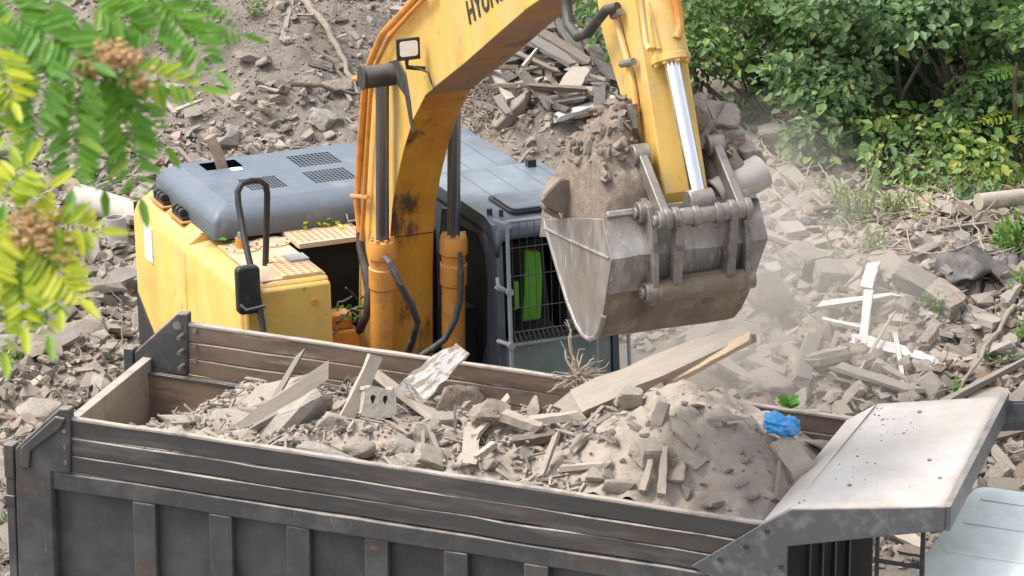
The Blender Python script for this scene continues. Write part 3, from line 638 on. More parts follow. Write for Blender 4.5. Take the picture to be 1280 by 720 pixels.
branch([(365, 112), (410, 120), (455, 125)], [.08, .1, .05], .03, 'dark thin branch lying across the slope left of the boom', matk='bark')
branch([(1080, 255), (1105, 205), (1065, 165)], [.1, .3, .45], .018, 'pale bare curved vine rising to the bushes')
branch([(1000, 180), (1060, 200), (1150, 228)], [.2, .3, .1], .02, 'pale thin branch lying below the bushes')
branch([(1270, 395), (1230, 460), (1190, 520)], [.1, .2, .1], .03, 'grey bent branch right of the canopy')
#%%MARK_MACHINE
# ------------------------------------------------------------------ excavator
EB = (-1.8, -.6, -3.2)
EX = empty('excavator', EF, EB)
tag(EX, 'dusty yellow crawler excavator with grey cab and raised boom behind the dump truck', 'excavator')
def eb(mb, name, mk, parent=None, **k):
    ms = [M[q] for q in mk] if isinstance(mk, (list, tuple)) else M[mk]
    return mb.build(name, ms, parent or EX, off=EB, **k)
def rrect(x0, x1, y0, y1, r, n=5):
    P = []
    for cx, cy, a in ((x1 - r, y1 - r, 0), (x0 + r, y1 - r, 90), (x0 + r, y0 + r, 180), (x1 - r, y0 + r, 270)):
        for i in range(n + 1):
            t = rad(a + 90 * i / n); P.append((cx + r * math.cos(t), cy + r * math.sin(t)))
    return P
# right hand side bodywork: cross section (l,u) swept along f
sec = [(-2.22, -2.0), (-2.22, -.60), (-2.17, -.49), (-2.04, -.40), (-1.0, -.40), (-1.0, -2.0)]
mb = MB().prism([(l, u) for l, u in sec], 'x', -3.93, -2.27)
eb(mb, 'rear_side_door', 'yellow', bevel=.02)
mb = MB().prism([(-2.22, -2.0), (-2.22, -.56), (-2.19, -.50), (-1.9, -.46), (-1.38, -.46), (-1.38, -2.0)], 'x', -2.255, -.57)
eb(mb, 'front_side_door', 'yellow', bevel=.03)
mb = MB().prism([(-2.20, -2.0), (-2.20, -.54), (-2.12, -.49), (-1.385, -.49), (-1.385, -2.0)], 'x', -.568, -.50)
fp = eb(mb, 'tank_front_panel', 'yellow', bevel=.03)
eb(MB().cyl((-.50, -1.55, -.66), (-.485, -1.55, -.66), .03), 'bolt', 'orange', fp)
mb = MB().prism([(-3.99, -2.20), (-4.10, -2.12), (-4.3, -1.6), (-4.42, -.6), (-4.35, .5), (-4.05, 1.1), (-3.7, 1.12), (-3.7, .2), (-3.95, -2.0)], 'z', -2.0, -.52)
eb(mb, 'counterweight', 'yellow', bevel=.05)
eb(MB().box(-3.955, -3.925, -2.205, -1.4, -2.0, -.50), 'door_gap', 'black')
eb(MB().prism([(-3.9, -1.9), (-3.9, -1.38), (-3.25, -1.75), (-3.1, -1.9)], 'y', -2.235, -2.215), 'lower_skirt', 'black')
mb = MB(); mb.box(-3.55, -3.3, -2.232, -2.221, -.95, -.60); eb(mb, 'warning_decal', 'paper')
mb = MB(); mb.box(-2.62, -2.42, -2.232, -2.221, -1.62, -1.34); eb(mb, 'warning_decal', 'paper')
# tank top: plates, caps
eb(MB().box(-1.93, -.62, -2.0, -1.40, -.457, -.445), 'tank_top_plate', 'plate')
mb = MB().box(-1.3, -.62, -1.80, -1.42, -.443, -.425); mb.cur = 1
for i in range(9):
    for j in range(5):
        mb.box(-1.26 + i * .074, -1.23 + i * .074, -1.76 + j * .075, -1.73 + j * .075, -.426, -.420)
eb(mb, 'step_plate', ('plate', 'orange'))
for k, (f, l) in enumerate(((-1.72, -1.83), (-1.78, -1.52))):
    c = eb(MB().cyl((f, l, -.446), (f, l, -.432), .17, n=36), 'round_hatch', 'plate')
    mb = MB()
    for a in range(8): mb.cyl((f + .145 * math.cos(a * .785), l + .145 * math.sin(a * .785), -.433), (f + .145 * math.cos(a * .785), l + .145 * math.sin(a * .785), -.424), .012, n=8)
    eb(mb, 'hatch_bolt', 'steel', c)
mb = MB().cyl((-1.72, -1.83, -.432), (-1.72, -1.83, -.34), .058, n=24); fc = eb(mb, 'fuel_cap', 'amber')
eb(MB().cyl((-1.72, -1.83, -.339), (-1.72, -1.83, -.29), .045, .035, n=20), 'cap_knob', 'steel', fc)
mb = MB().box(-2.30, -1.47, -1.36, -.70, -.445, -.40); mb.cur = 1
for i in range(12):
    for j in range(10): mb.box(-2.26 + i * .064, -2.238 + i * .064, -1.32 + j * .063, -1.292 + j * .063, -.401, -.395)
eb(mb, 'walkway_plate', ('plate', 'orange'))
# bay behind the tank
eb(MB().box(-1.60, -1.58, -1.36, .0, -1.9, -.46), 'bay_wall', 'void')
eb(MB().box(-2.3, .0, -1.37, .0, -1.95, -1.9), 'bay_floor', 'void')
mb = MB().box(-1.35, -1.05, -1.25, -.95, -1.9, -1.15).box(-1.3, -1.1, -1.2, -1.0, -1.15, -1.0); eb(mb, 'valve_block', 'orange', bevel=.02)
mb = MB().tube([(-1.0, -1.3, -1.4), (-.8, -1.15, -1.32), (-.6, -.98, -1.42)], .05, 10).tube([(-.95, -1.3, -1.6), (-.7, -1.1, -1.55)], .06, 10)
eb(mb, 'bay_pipe', 'orange')
mb = MB()
for k in range(14):
    a = (-1.45 + R.random() * .5, -1.34 + R.random() * .5, -.85 - R.random() * .3); b = (a[0] + R.uniform(-.1, .3), a[1] + R.uniform(-.25, .3), a[2] + R.uniform(-.2, .15))
    mb.tube(wiggle(a, b, 6, .02, R), .012, 6)
eb(mb, 'thin_hoses', 'rubber')['kind'] = 'stuff'
mb = MB()
for (f, l, u) in [(-.62, -1.33, -1.35), (-.56, -1.2, -1.42), (-.6, -1.08, -1.36)]: mb.tube([(f, l, u - .25), (f, l, u), (f + .08, l + .06, u + .05)], .035, 8)
eb(mb, 'bay_hose', 'rubber')
# engine hood
H0, H1, HL0, HL1 = -3.78, -1.93, -2.03, -.02
def ringz(P, z): return [(x, y, z) for x, y in P]
mb = MB(); mb.cur = 1
mb.loft([ringz(rrect(H0, H1, HL0, HL1, .05), -.40), ringz(rrect(H0, H1, HL0, HL1, .05), -.24)], False); mb.cur = 0
mb.loft([ringz(rrect(H0, H1, HL0, HL1, .05), -.24), ringz(rrect(H0 + .05, H1 - .06, HL0 + .06, HL1, .05), -.15), ringz(rrect(H0 + .14, H1 - .2, HL0 + .2, HL1, .06), -.102)], False)
tx0, tx1, ty0, ty1 = H0 + .14, H1 - .2, HL0 + .2, HL1
exh = (-3.56, -3.28, -1.66, -1.30)
gr = [(-3.58, -2.95, -.80, -.38), (-2.72, -2.20, -.93, -.50), (-2.80, -2.24, -1.50, -1.17)]
gr = [(-3.42, -2.98, -.83, -.40), (-2.80, -2.36, -.88, -.46), (-2.82, -2.38, -1.50, -1.14)]
hs = [exh]
for (x0, x1, y0, y1) in gr:
    for i in range(7):
        for j in range(11):
            dx, dy = (x1 - x0) / 7, (y1 - y0) / 11
            hs.append((round(x0 + i * dx, 5), round(x0 + i * dx + dx * .72, 5), round(y0 + j * dy, 5), round(y0 + j * dy + dy * .72, 5)))
mb.holes(tx0, tx1, ty0, ty1, -.102, hs)
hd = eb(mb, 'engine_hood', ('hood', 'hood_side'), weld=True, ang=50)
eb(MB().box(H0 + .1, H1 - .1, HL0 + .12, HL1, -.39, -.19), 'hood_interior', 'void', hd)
mb = MB().tube([(-3.40, -1.44, -.25), (-3.42, -1.50, .0), (-3.44, -1.57, .18), (-3.44, -1.572, .185), (-3.42, -1.50, .05)], [.055, .055, .055, .04, .04], 16); eb(mb, 'exhaust_pipe', 'rust', hd)
eb(MB().prism(rrect(-3.26, -3.14, -1.45, -1.34, .03), 'z', -.1, -.096), 'hood_decal', 'paper', hd)
for f in (-3.45, -2.85):
    mb = MB().box(f - .17, f + .17, -2.10, -2.035, -.43, -.36)
    for q in (-.1, 0, .1): mb.cyl((f + q - .03, -2.075, -.33), (f + q + .03, -2.075, -.33), .04, n=12)
    mb.cur = 0; eb(mb, 'hood_hinge', 'black', hd)
    eb(MB().box(f - .22, f + .22, -2.13, -2.02, -.405, -.392), 'hinge_pad', 'orange', hd)
mb = MB().tube([(-1.90, -.75, -.30), (-1.86, -.75, -.36), (-1.86, -.45, -.36), (-1.90, -.45, -.30)], .012, 8); eb(mb, 'hood_handle', 'guard', hd)
# grab rail + mirror
mb = MB().tube([(-.62, -1.60, -.9), (-1.05, -1.70, -.45), (-1.75, -1.80, .25), (-1.70, -1.74, .36), (-1.62, -1.66, .39), (-1.45, -1.58, .40), (-1.33, -1.53, .36), (-1.28, -1.50, .25), (-1.25, -1.50, -.43)], .032, 12)
a = EF.loc(CAMP)  # noqa
def lh(px, py, l):  # point on the plane l = const behind a photo position (used for rail and hoses)
    o = EF.loc(CAMP); d = EF.A @ ray(px, py); t = (l - o[1]) / d[1]; return tuple(o + d * t)
def fh(px, py, f):
    o = EF.loc(CAMP); d = EF.A @ ray(px, py); t = (f - o[0]) / d[0]; return tuple(o + d * t)
mb = MB().tube([fh(330, 420, -.30), fh(324, 380, -.42), fh(316, 345, -.55), fh(306, 300, -.8), fh(298, 255, -1.0), fh(297, 240, -1.03), fh(302, 230, -1.05), fh(314, 226, -1.07), fh(325, 226, -1.09), fh(332, 231, -1.1), fh(334, 242, -1.1), fh(333, 290, -1.1), fh(331, 361, -1.1)], .03, 12)
eb(mb, 'grab_rail', 'black')
eb(MB().box(-1.2, -1.0, -1.60, -1.42, -.425, -.40), 'rail_foot', 'guard')
m0 = fh(310, 362, -.42)
mb = MB().prism(rrect(m0[1] - .11, m0[1] + .11, m0[2] - .22, m0[2] + .22, .05), 'x', m0[0] - .05, m0[0] + .04)
mr = eb(mb, 'mirror', 'black', bevel=.02)
eb(MB().tube([(m0[0] + .04, m0[1] - .09, m0[2] - .12), (m0[0] + .09, m0[1] - .05, m0[2] - .16), (m0[0] + .1, m0[1] + .12, m0[2] - .14)], .015, 8), 'mirror_bracket', 'rubber', mr)
# ---- cab
CW = 1.15
cab = MB()
side = [(-2.0, -1.95), (-2.0, -.10), (-1.9, -.015), (-.25, -.005), (-.08, -.05), (.02, -.22), (.05, -1.95)]
win = [(-1.05, -1.5), (-1.12, -.45), (-.98, -.26), (-.45, -.22), (-.28, -.36), (-.22, -.6), (-.30, -1.2), (-.5, -1.5)]
def side_wall(l0, l1):
    # ring between outer outline and window opening
    import mathutils.geometry as mg
    outer = [Vector((p[0], p[1], 0)) for p in side]; inner = [Vector((p[0], p[1], 0)) for p in win]
    tri = mg.tessellate_polygon([outer, inner]); P = side + win; n = len(P)
    vs = [(p[0], l0, p[1]) for p in P] + [(p[0], l1, p[1]) for p in P]
    fs = [tuple(t) for t in tri] + [tuple(n + i for i in t) for t in tri]
    a, b = len(side), len(win)
    fs += [(i, (i + 1) % a, n + (i + 1) % a, n + i) for i in range(a)] + [(a + i, a + (i + 1) % b, n + a + (i + 1) % b, n + a + i) for i in range(b)]
    cab.add(vs, fs)
side_wall(0, .06); side_wall(CW - .06, CW)
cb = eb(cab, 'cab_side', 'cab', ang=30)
mb = MB()
Rf = [(-1.99, -.12), (-1.92, -.03), (-1.75, .0), (-.22, .0), (-.06, -.05), (.03, -.16)]
rows = []
for (l, dz) in ((-.005, -.16), (.01, -.06), (.06, -.012), (.12, 0), (CW - .12, 0), (CW - .06, -.012), (CW - .01, -.06), (CW + .005, -.16)):
    rows.append([(f, l, u + dz) for f, u in Rf])
vs = [p for r in rows for p in r]; k = len(Rf)
mb.add(vs, [(i * k + j, (i + 1) * k + j, (i + 1) * k + j + 1, i * k + j + 1) for i in range(len(rows) - 1) for j in range(k - 1)])
rf = eb(mb, 'cab_roof', 'cab', ang=60); sm = rf.modifiers.new('solid', 'SOLIDIFY'); sm.thickness = .03; sm.offset = -1
hp = rrect(-.80, -.16, .22, .93, .08)
eb(MB().prism(hp, 'z', .002, .022), 'hatch_seal', 'black', rf)
eb(MB().prism(rrect(-.765, -.195, .255, .895, .06), 'z', .018, .045), 'roof_hatch', 'cab', rf, bevel=.01)
mb = MB()
for l in (.3, .58, .86): mb.box(-1.8, -.9, l, l + .008, .001, .004)
eb(mb, 'roof_seam', 'hood_side', rf)
eb(MB().cyl((-.28, .06, -.01), (-.28, .06, .05), .025, n=12), 'roof_knob', 'black', rf); eb(MB().cyl((-.2, .14, -.01), (-.2, .14, .05), .02, n=12), 'roof_knob', 'black', rf)
eb(MB().box(-1.7, -1.62, .95, 1.03, .0, .07), 'roof_bracket', 'black', rf)
# rear cover beside cab
mb = MB().loft([ringz(rrect(-3.75, -2.01, .0, CW, .05), -.40), ringz(rrect(-3.75, -2.01, .0, CW, .05), -.16), ringz(rrect(-3.62, -2.01, .0, CW - .1, .05), -.08)])
rc = eb(mb, 'rear_cover', 'cab', ang=50); mb = MB()
for l in (.28, .56, .84): mb.box(-3.55, -2.05, l, l + .008, -.079, -.076)
eb(mb, 'cover_seam', 'hood_side', rc)
eb(MB().box(-3.9, -2.02, .0, CW, -1.95, -.41), 'left_body', 'cab')
eb(MB().box(-2.0, .0, .03, .05, -1.5, -.2).box(-2.0, -1.96, .05, CW - .05, -1.9, -.1), 'side_glass', 'void', cb)
eb(MB().box(-1.95, .04, .03, CW - .03, -1.95, -1.85), 'cab_floor', 'void', cb)
wg = MB().prism([(-.005, -.12), (.02, -.22), (.045, -1.9), (.02, -1.9), (-.005, -.22)], 'y', .06, CW - .06)
# windshield as an open pane frame: bottom pane glass, seat visible above
eb(MB().box(.0, .008, .07, CW - .07, -1.9, -1.12), 'lower_windshield', 'glass', cb)
eb(MB().prism([(.0, -1.16), (.03, -1.16), (.03, -1.09), (.0, -1.09)], 'y', .05, CW - .05), 'windshield_bar', 'black', cb)
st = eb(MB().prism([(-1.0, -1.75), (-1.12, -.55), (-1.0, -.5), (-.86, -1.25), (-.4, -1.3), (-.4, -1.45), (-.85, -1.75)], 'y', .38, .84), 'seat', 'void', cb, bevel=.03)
s0 = [fh(655, 312, -.45), fh(674, 314, -.45), fh(677, 345, -.45), fh(675, 398, -.45), fh(651, 402, -.45), fh(654, 365, -.45)]
eb(MB().prism([(p[1], p[2]) for p in s0], 'x', -.5, -.42), 'green_cloth_shape', 'green', cb, bevel=.015)  # unidentified green cloth, a flat shape in front of the seat
s0 = [fh(643, 352, -.3), fh(648, 352, -.3), fh(649, 384, -.3), fh(644, 388, -.3)]
eb(MB().prism([(p[1], p[2]) for p in s0], 'x', -.33, -.3), 'green_cloth_strip', 'green', cb)  # narrow strip of the same unidentified green cloth
eb(MB().box(-.35, -.1, .68, .9, -1.5, -1.2).cyl((-.2, .75, -1.2), (-.15, .75, -1.05), .02, n=8), 'console', 'glass', cb, bevel=.03)
# guard
F0 = .13
mb = MB().tube([(F0, .075, -1.52), (F0, .07, .03), (F0, 1.20, .0), (F0, 1.21, -1.52), (F0, .075, -1.52)], .022, 8)
mb.tube([(F0, .07, -1.12), (F0, 1.21, -1.12)], .018, 8).tube([(F0 - .09, .09, .0), (F0 - .09, 1.17, -.01)], .02, 8).tube([(F0, .9, -1.52), (F0, .9, -1.12)], .016, 8)
gd = eb(mb, 'guard_frame', 'guard', cb)
mb = MB()
for i in range(15):
    l = .11 + i * .073; mb.tube([(F0, l, .02), (F0 + .01, l, -.55), (F0, l, -1.12)], .003, 4)
for u in (-.22, -.48, -.78): mb.tube([(F0 + .006, .08, u), (F0 + .006, 1.2, u - .01)], .0045, 5)
for i in range(24): mb.tube([(F0 + .01, .10 + i * .045, -1.0), (F0 + .04, .125 + i * .045, -1.1)], .007, 5)
mb.tube([(F0 + .01, .08, -1.0), (F0 + .01, 1.2, -1.0)], .007, 5)
eb(mb, 'guard_mesh', 'rubber', cb)
for u in (.0, -.62, -1.12, -1.42):
    mb = MB().tube([(.02, -.01, u + .02), (.1, .02, u + .02), (F0, .07, u)], .022, 8).cyl((F0 - .02, .07, u), (F0 + .035, .07, u), .035, n=10); eb(mb, 'guard_bracket', 'guard', cb)
mb = MB().tube([(.06, -.01, -.5), (.1, -.02, -.56), (.12, .03, -.6)], .02, 8); eb(mb, 'door_catch', 'guard', cb)
# ---- boom
lo, li = -.82, -.40
boom = [(-1.48, -1.75), (-1.46, -1.42), (-1.289, -.384), (-1.11, .56), (-.90, 1.18), (-.60, 1.48), (-.22, 1.75), (.451, 2.208), (1.5, 2.78), (3.2, 3.45), (5.25, 4.05), (5.4, 3.8), (5.15, 3.56),
        (3.17, 2.693), (2.4, 2.30), (1.61, 1.892), (1.05, 1.62), (.61, 1.398), (.25, 1.09), (-.013, .774), (-.25, .42), (-.40, .12), (-.50, -.2), (-.56, -.6), (-.614, -1.189), (-.65, -1.75)]
mb = MB(); n = len(boom)
mb.add([(p[0], lo, p[1]) for p in boom] + [(p[0], li, p[1]) for p in boom], [tuple(range(n))[::-1], tuple(range(n, 2 * n))])
for i in range(n):
    j = (i + 1) % n; mb.cur = 0 if i < 12 else (1 if i < 17 else 2)
    if i == n - 1: mb.cur = 2
    mb.add([(boom[i][0], lo, boom[i][1]), (boom[j][0], lo, boom[j][1]), (boom[j][0], li, boom[j][1]), (boom[i][0], li, boom[i][1])], [(0, 1, 2, 3)])
bo = eb(mb, 'boom', ('yellow', 'yellow_brown', 'yellow_dirty'), weld=True, bevel=.008, ang=25)
# weld seams / flanges
mb = MB(); mb.tube([(p[0] - .0, lo - .004, p[1]) for p in boom[1:11]], .012, 6); eb(mb, 'weld_seam', 'yellow', bo)
fu = lambda f: (-.56, -.6)
mb = MB().box(-.62, -.485, lo + .01, li - .01, -.165, -.155); eb(mb, 'plate_joint', 'black', bo)
# lettering on the boom
def text(s, size, name, o, xdir, ydir, mk, parent, depth=.003):
    c = bpy.data.curves.new(name, 'FONT'); c.body = s; c.size = size; c.extrude = depth; c.offset = .006; c.space_character = 1.12
    to = bpy.data.objects.new(name, c); COL.objects.link(to); dg = bpy.context.evaluated_depsgraph_get()
    me = bpy.data.meshes.new_from_object(to.evaluated_get(dg)); COL.objects.unlink(to); bpy.data.objects.remove(to)
    x = Vector(xdir).normalized(); y = Vector(ydir); y = (y - x * y.dot(x)).normalized(); z = x.cross(y)
    m4 = Matrix((x, y, z)).transposed().to_4x4(); m4.translation = Vector(o) - Vector(EB); me.transform(m4); me.materials.clear(); me.materials.append(M[mk])
    ob = bpy.data.objects.new(name, me); COL.objects.link(ob); ob.parent = parent; return ob
text('HYUNDAI', .27, 'boom_lettering', (1.78, lo - .0045, 2.27), (1, 0, .47), (0, 0, 1), 'letters', bo)
# pin boss with dark grease and work lamp
mb = MB().cyl((-.20, -1.10, 1.41), (-.20, -.83, 1.41), .10, n=24).cyl((-.20, -1.13, 1.41), (-.20, -1.10, 1.41), .115, .10, n=24)
mb.prism([(-.30, 1.50), (-.05, 1.58), (.12, 1.50), (.22, 1.25), (.28, .98), (.2, 1.05), (.1, 1.28), (-.1, 1.34), (-.3, 1.32)], 'y', -.835, -.823)
eb(mb, 'pin_boss', 'rubber', bo, bevel=.01)
eb(MB().cyl((-.20, -.40, 1.41), (-.20, -.12, 1.41), .10, n=24), 'pin_boss', 'rubber', bo)
wl = Vector(lh(508, 60, -1.0))
mb = MB(); W = .105; Hh = .095
mb.loft([[(wl.x - .05, wl.y + a * W * .7, wl.z + b * Hh * .7) for a, b in ((-1, -1), (1, -1), (1, 1), (-1, 1))], [(wl.x + .03, wl.y + a * W, wl.z + b * Hh) for a, b in ((-1, -1), (1, -1), (1, 1), (-1, 1))], [(wl.x + .06, wl.y + a * W, wl.z + b * Hh) for a, b in ((-1, -1), (1, -1), (1, 1), (-1, 1))]])
mb.tube([(wl.x, wl.y, wl.z - .09), (wl.x, wl.y, wl.z - .17), (wl.x + .05, wl.y + .15, wl.z - .19)], .022, 8)
la = eb(mb, 'work_lamp', 'black', bo, bevel=.015)
eb(MB().prism(rrect(wl.y - .082, wl.y + .082, wl.z - .06, wl.z + .075, .025), 'x', wl.x + .058, wl.x + .064), 'lamp_glass', 'lampglass', bo)
mb = MB().tube([(wl.x + .05, wl.y + .02, wl.z - .15), (wl.x + .15, -.86, wl.z - .2), (wl.x + .17, -.84, wl.z - .3), (wl.x + .22, -.84, wl.z - .33)], .009, 6); eb(mb, 'lamp_wire', 'rubber', bo)
# hard lines along the back of the boom
for k, (dx, ll) in enumerate(((0, -.72), (.03, -.62), (.06, -.52))):
    P = [(5.0, ll, 4.12), (3.2, ll, 3.55), (1.3, ll, 2.83), (.35, ll, 2.32), (-.40, ll, 1.82), (-.80, ll, 1.45), (-1.07 - dx, ll, 1.12), (-1.26 - dx, ll, .52), (-1.42 - dx, ll, -.35), (-1.44 - dx, ll, -.5)]
    eb(MB().tube(P, .026, 10), 'hydraulic_pipe', 'orange', bo)
P = [lh(528, -12, -.86), lh(508, 10, -.86), lh(478, 42, -.86), lh(462, 78, -.86), lh(456, 102, -.86), lh(450, 180, -.86), lh(446, 255, -.86), lh(450, 290, -.86)]
eb(MB().tube(P, .03, 10), 'hydraulic_pipe', 'orange', bo)
P = [lh(540, -12, -.88), lh(515, 14, -.88), lh(486, 46, -.88), lh(470, 80, -.88), lh(464, 104, -.88), lh(459, 180, -.88), lh(455, 255, -.88), lh(452, 300, -.88)]
eb(MB().tube(P, .022, 10), 'hydraulic_pipe', 'orange', bo)
eb(MB().tube([lh(443, 98, -.88), lh(470, 99, -.88)], .025, 8), 'pipe_clamp', 'orange', bo); eb(MB().tube([lh(440, 245, -.88), lh(460, 247, -.88)], .022, 8), 'pipe_clamp', 'orange', bo)
P = [lh(449, 286, -.86), lh(450, 308, -.86), lh(456, 335, -.86), lh(461, 365, -.87), lh(459, 392, -.9), lh(450, 412, -.95), lh(437, 420, -1.0), lh(427, 412, -1.05), lh(421, 402, -1.1)]
eb(MB().tube(P, [.03, .035] + [.04] * 7, 12), 'black_hose', 'rubber')
# ---- boom cylinders
def rings(mb, a, b, prof, n=24):
    a, b = Vector(a), Vector(b); mb.tube([a.lerp(b, t) for t, r in prof], [r for t, r in prof], n)
for (ll, x, ytop, yg) in ((-.93, 478, 98, 300), (-.27, 567, 150, 294)):
    lb = lh(x, 480, ll); lt = lh(x + (0 if ll < -.5 else 1), 96, ll); lg = Vector(lh(x, yg, ll))
    d = (Vector(lb) - lg).normalized()
    mb = MB(); rings(mb, lg, Vector(lb) + d * .2, [(0, .115), (.03, .128), (.10, .128), (.11, .11), (.16, .11), (.165, .125), (.28, .122), (.29, .108), (1, .108)])
    for a in range(8): mb.cyl(lg + Vector((math.cos(a * .785) * .10, math.sin(a * .785) * .10, -.02)), lg + Vector((math.cos(a * .785) * .10, math.sin(a * .785) * .10, .02)), .016, n=6)
    bc = eb(mb, 'cylinder_barrel', 'orange')
    rd = eb(MB().cyl(lt, lg, .06, n=24), 'cylinder_rod', 'darkrod', bc)
P = [lh(481, 322, -1.05), lh(488, 330, -1.07), lh(500, 356, -1.02), lh(515, 383, -.9), lh(522, 402, -.85), lh(516, 425, -.82), lh(508, 445, -.8)]
eb(MB().tube(P, [.022] + [.032] * 6, 12), 'black_hose', 'rubber')
P = [fh(575, 315, -.12), fh(576, 345, -.10), fh(575, 375, -.10), fh(569, 400, -.10), fh(556, 424, -.12), fh(540, 436, -.15), fh(526, 445, -.15)]
eb(MB().tube(P, [.02] + [.03] * 6, 12), 'black_hose', 'rubber')
for (x, y, x2, y2) in ((556, 260, 552, 430), (562, 300, 549, 330)):
    eb(MB().tube([fh(x, y, -.6), fh((x + x2) / 2 - 4, (y + y2) / 2, -.6), fh(x2, y2, -.6)], .03, 8), 'black_hose', 'rubber')
eb(MB().box(-.62, -.45, -.36, -.05, -1.9, -.9), 'swing_block', 'void')
# ---- stick
s_l0, s_l1 = -.79, -.43
stick = [(4.30, 3.75), (4.50, 3.25), (4.612, 3.02), (4.70, 2.80), (4.79, 2.68), (5.11, 2.31), (5.445, 1.96), (5.60, 1.72), (5.72, 1.62), (5.86, 1.66), (5.90, 1.80), (5.70, 2.33), (5.42, 3.05), (5.20, 3.62), (5.0, 4.15), (4.6, 4.3)]
mb = MB().prism(stick, 'y', s_l0, s_l1); sk = eb(mb, 'stick', 'yellow', bevel=.012, ang=25)
mb = MB().box(5.62, 5.66, -.74, -.60, 2.04, 2.08); eb(mb, 'stick_rib', 'yellow', sk)
P = [lh(768, 8, -.82), lh(772, 30, -.82), lh(780, 60, -.82), lh(786, 82, -.82), lh(792, 110, -.82), lh(796, 140, -.82)]
eb(MB().tube(P, .026, 10), 'stick_pipe', 'yellow', sk)
for a_, b_, r_ in ((lh(777, 80, -.86), lh(792, 77, -.84), .03), (lh(790, 130, -.86), lh(793, 160, -.86), .045), (lh(766, 20, -.84), lh(776, 15, -.84), .03)): eb(MB().cyl(a_, b_, r_, n=10), 'pipe_clamp', 'steel', sk)
P = [fh(800, -20, 5.56), fh(803, 10, 5.56), fh(808, 55, 5.68), fh(812, 62, 5.74)]
eb(MB().tube(P, .024, 10), 'stick_pipe', 'yellow', sk)
P = [lh(706, -20, -.9), lh(708, 5, -.9), lh(711, 32, -.92), lh(722, 46, -.93), lh(736, 40, -.93), lh(748, 24, -.92), lh(758, 12, -.9), lh(772, 9, -.85)]
eb(MB().tube(P, .042, 12), 'black_hose', 'rubber')
P = [fh(843, -12, 5.6), fh(848, 12, 5.62), fh(850, 32, 5.65), fh(846, 48, 5.7)]
eb(MB().tube(P, .035, 10), 'side_pipe', 'orange', sk)
# bucket cylinder
BL = -.60
g = Vector(lh(833, 74, BL)) + Vector((.10, 0, 0)); e = Vector(lh(875, 262, BL)) + Vector((.02, 0, 0)); d = (e - g).normalized()
mb = MB(); t0 = g - d * 1.5; rings(mb, t0, g, [(0, .125), (.64, .125), (.65, .14), (.70, .145), (.965, .145), (.97, .155), (1, .155)])
for a in range(8):
    u_ = Vector((0, 1, 0)); w_ = d.cross(u_); c_ = g + (u_ * math.cos(a * .785) + w_ * math.sin(a * .785)) * .125; mb.cyl(c_ - d * .06, c_ + d * .025, .022, n=6)
bc = eb(mb, 'cylinder_barrel', 'yellow'); eb(MB().cyl(g, e, .062, n=28), 'cylinder_rod', 'chrome', bc)
eb(MB().tube([g - d * .12 + Vector((.0, -.16, 0)), g - d * .12 + Vector((.1, -.12, .02)), g - d * .5 + Vector((.08, -.12, 0))], .02, 8), 'barrel_pipe', 'yellow', bc)
# linkage
def link(mb, a, b, w, t, l):  # flat bar in the fu plane with round ends
    a, b = Vector(a), Vector(b); d = (b - a).normalized(); nrm = Vector((-d.y, d.x)); P = []
    for k in range(9): q = rad(90 + 22.5 * k); P.append(a + (d * math.cos(q) + nrm * math.sin(q)) * w)
    for k in range(9): q = rad(-90 + 22.5 * k); P.append(b + (d * math.cos(q) + nrm * math.sin(q)) * w)
    mb.prism([tuple(p) for p in P], 'y', l, l + t)
hp_ = (6.20, 1.69)
for l in (-.95, -.33):
    p0 = (5.72, 2.08); mb = MB(); link(mb, p0, hp_, .065, .07, l); mb.cyl((p0[0], l - .03, p0[1]), (p0[0], l + .1, p0[1]), .085, n=20)
    eb(mb, 'guide_link', 'steel', bevel=.008)
mb = MB().cyl((hp_[0], -.98, hp_[1]), (hp_[0], -.22, hp_[1]), .070, n=24)
for l in (-.93, -.86, -.70, -.52, -.40, -.27): mb.cyl((hp_[0], l, hp_[1]), (hp_[0], l + .05, hp_[1]), .086, n=24)
mb.cyl((hp_[0], -1.01, hp_[1]), (hp_[0], -.975, hp_[1]), .04, n=12)
eb(mb, 'link_pin', 'steel', bevel=.006)
mb = MB().cyl((6.13, -.70, 1.78), (6.13, -.50, 1.78), .09, n=20); eb(mb, 'rod_eye', 'steel', bevel=.01)
# ---- bucket: profile in the f-u plane
prof = [(4.66, 1.36), (4.80, 1.20), (4.968, 1.0), (5.15, .80), (5.32, .67), (5.45, .625), (5.58, .63), (5.70, .68), (5.80, .775), (5.88, .90), (5.965, 1.09), (6.04, 1.27), (6.095, 1.40), (6.08, 1.43), (6.02, 1.52), (5.925, 1.68)]
bl0, bl1 = -1.30, -.03
mb = MB(); n = len(prof); th = .035
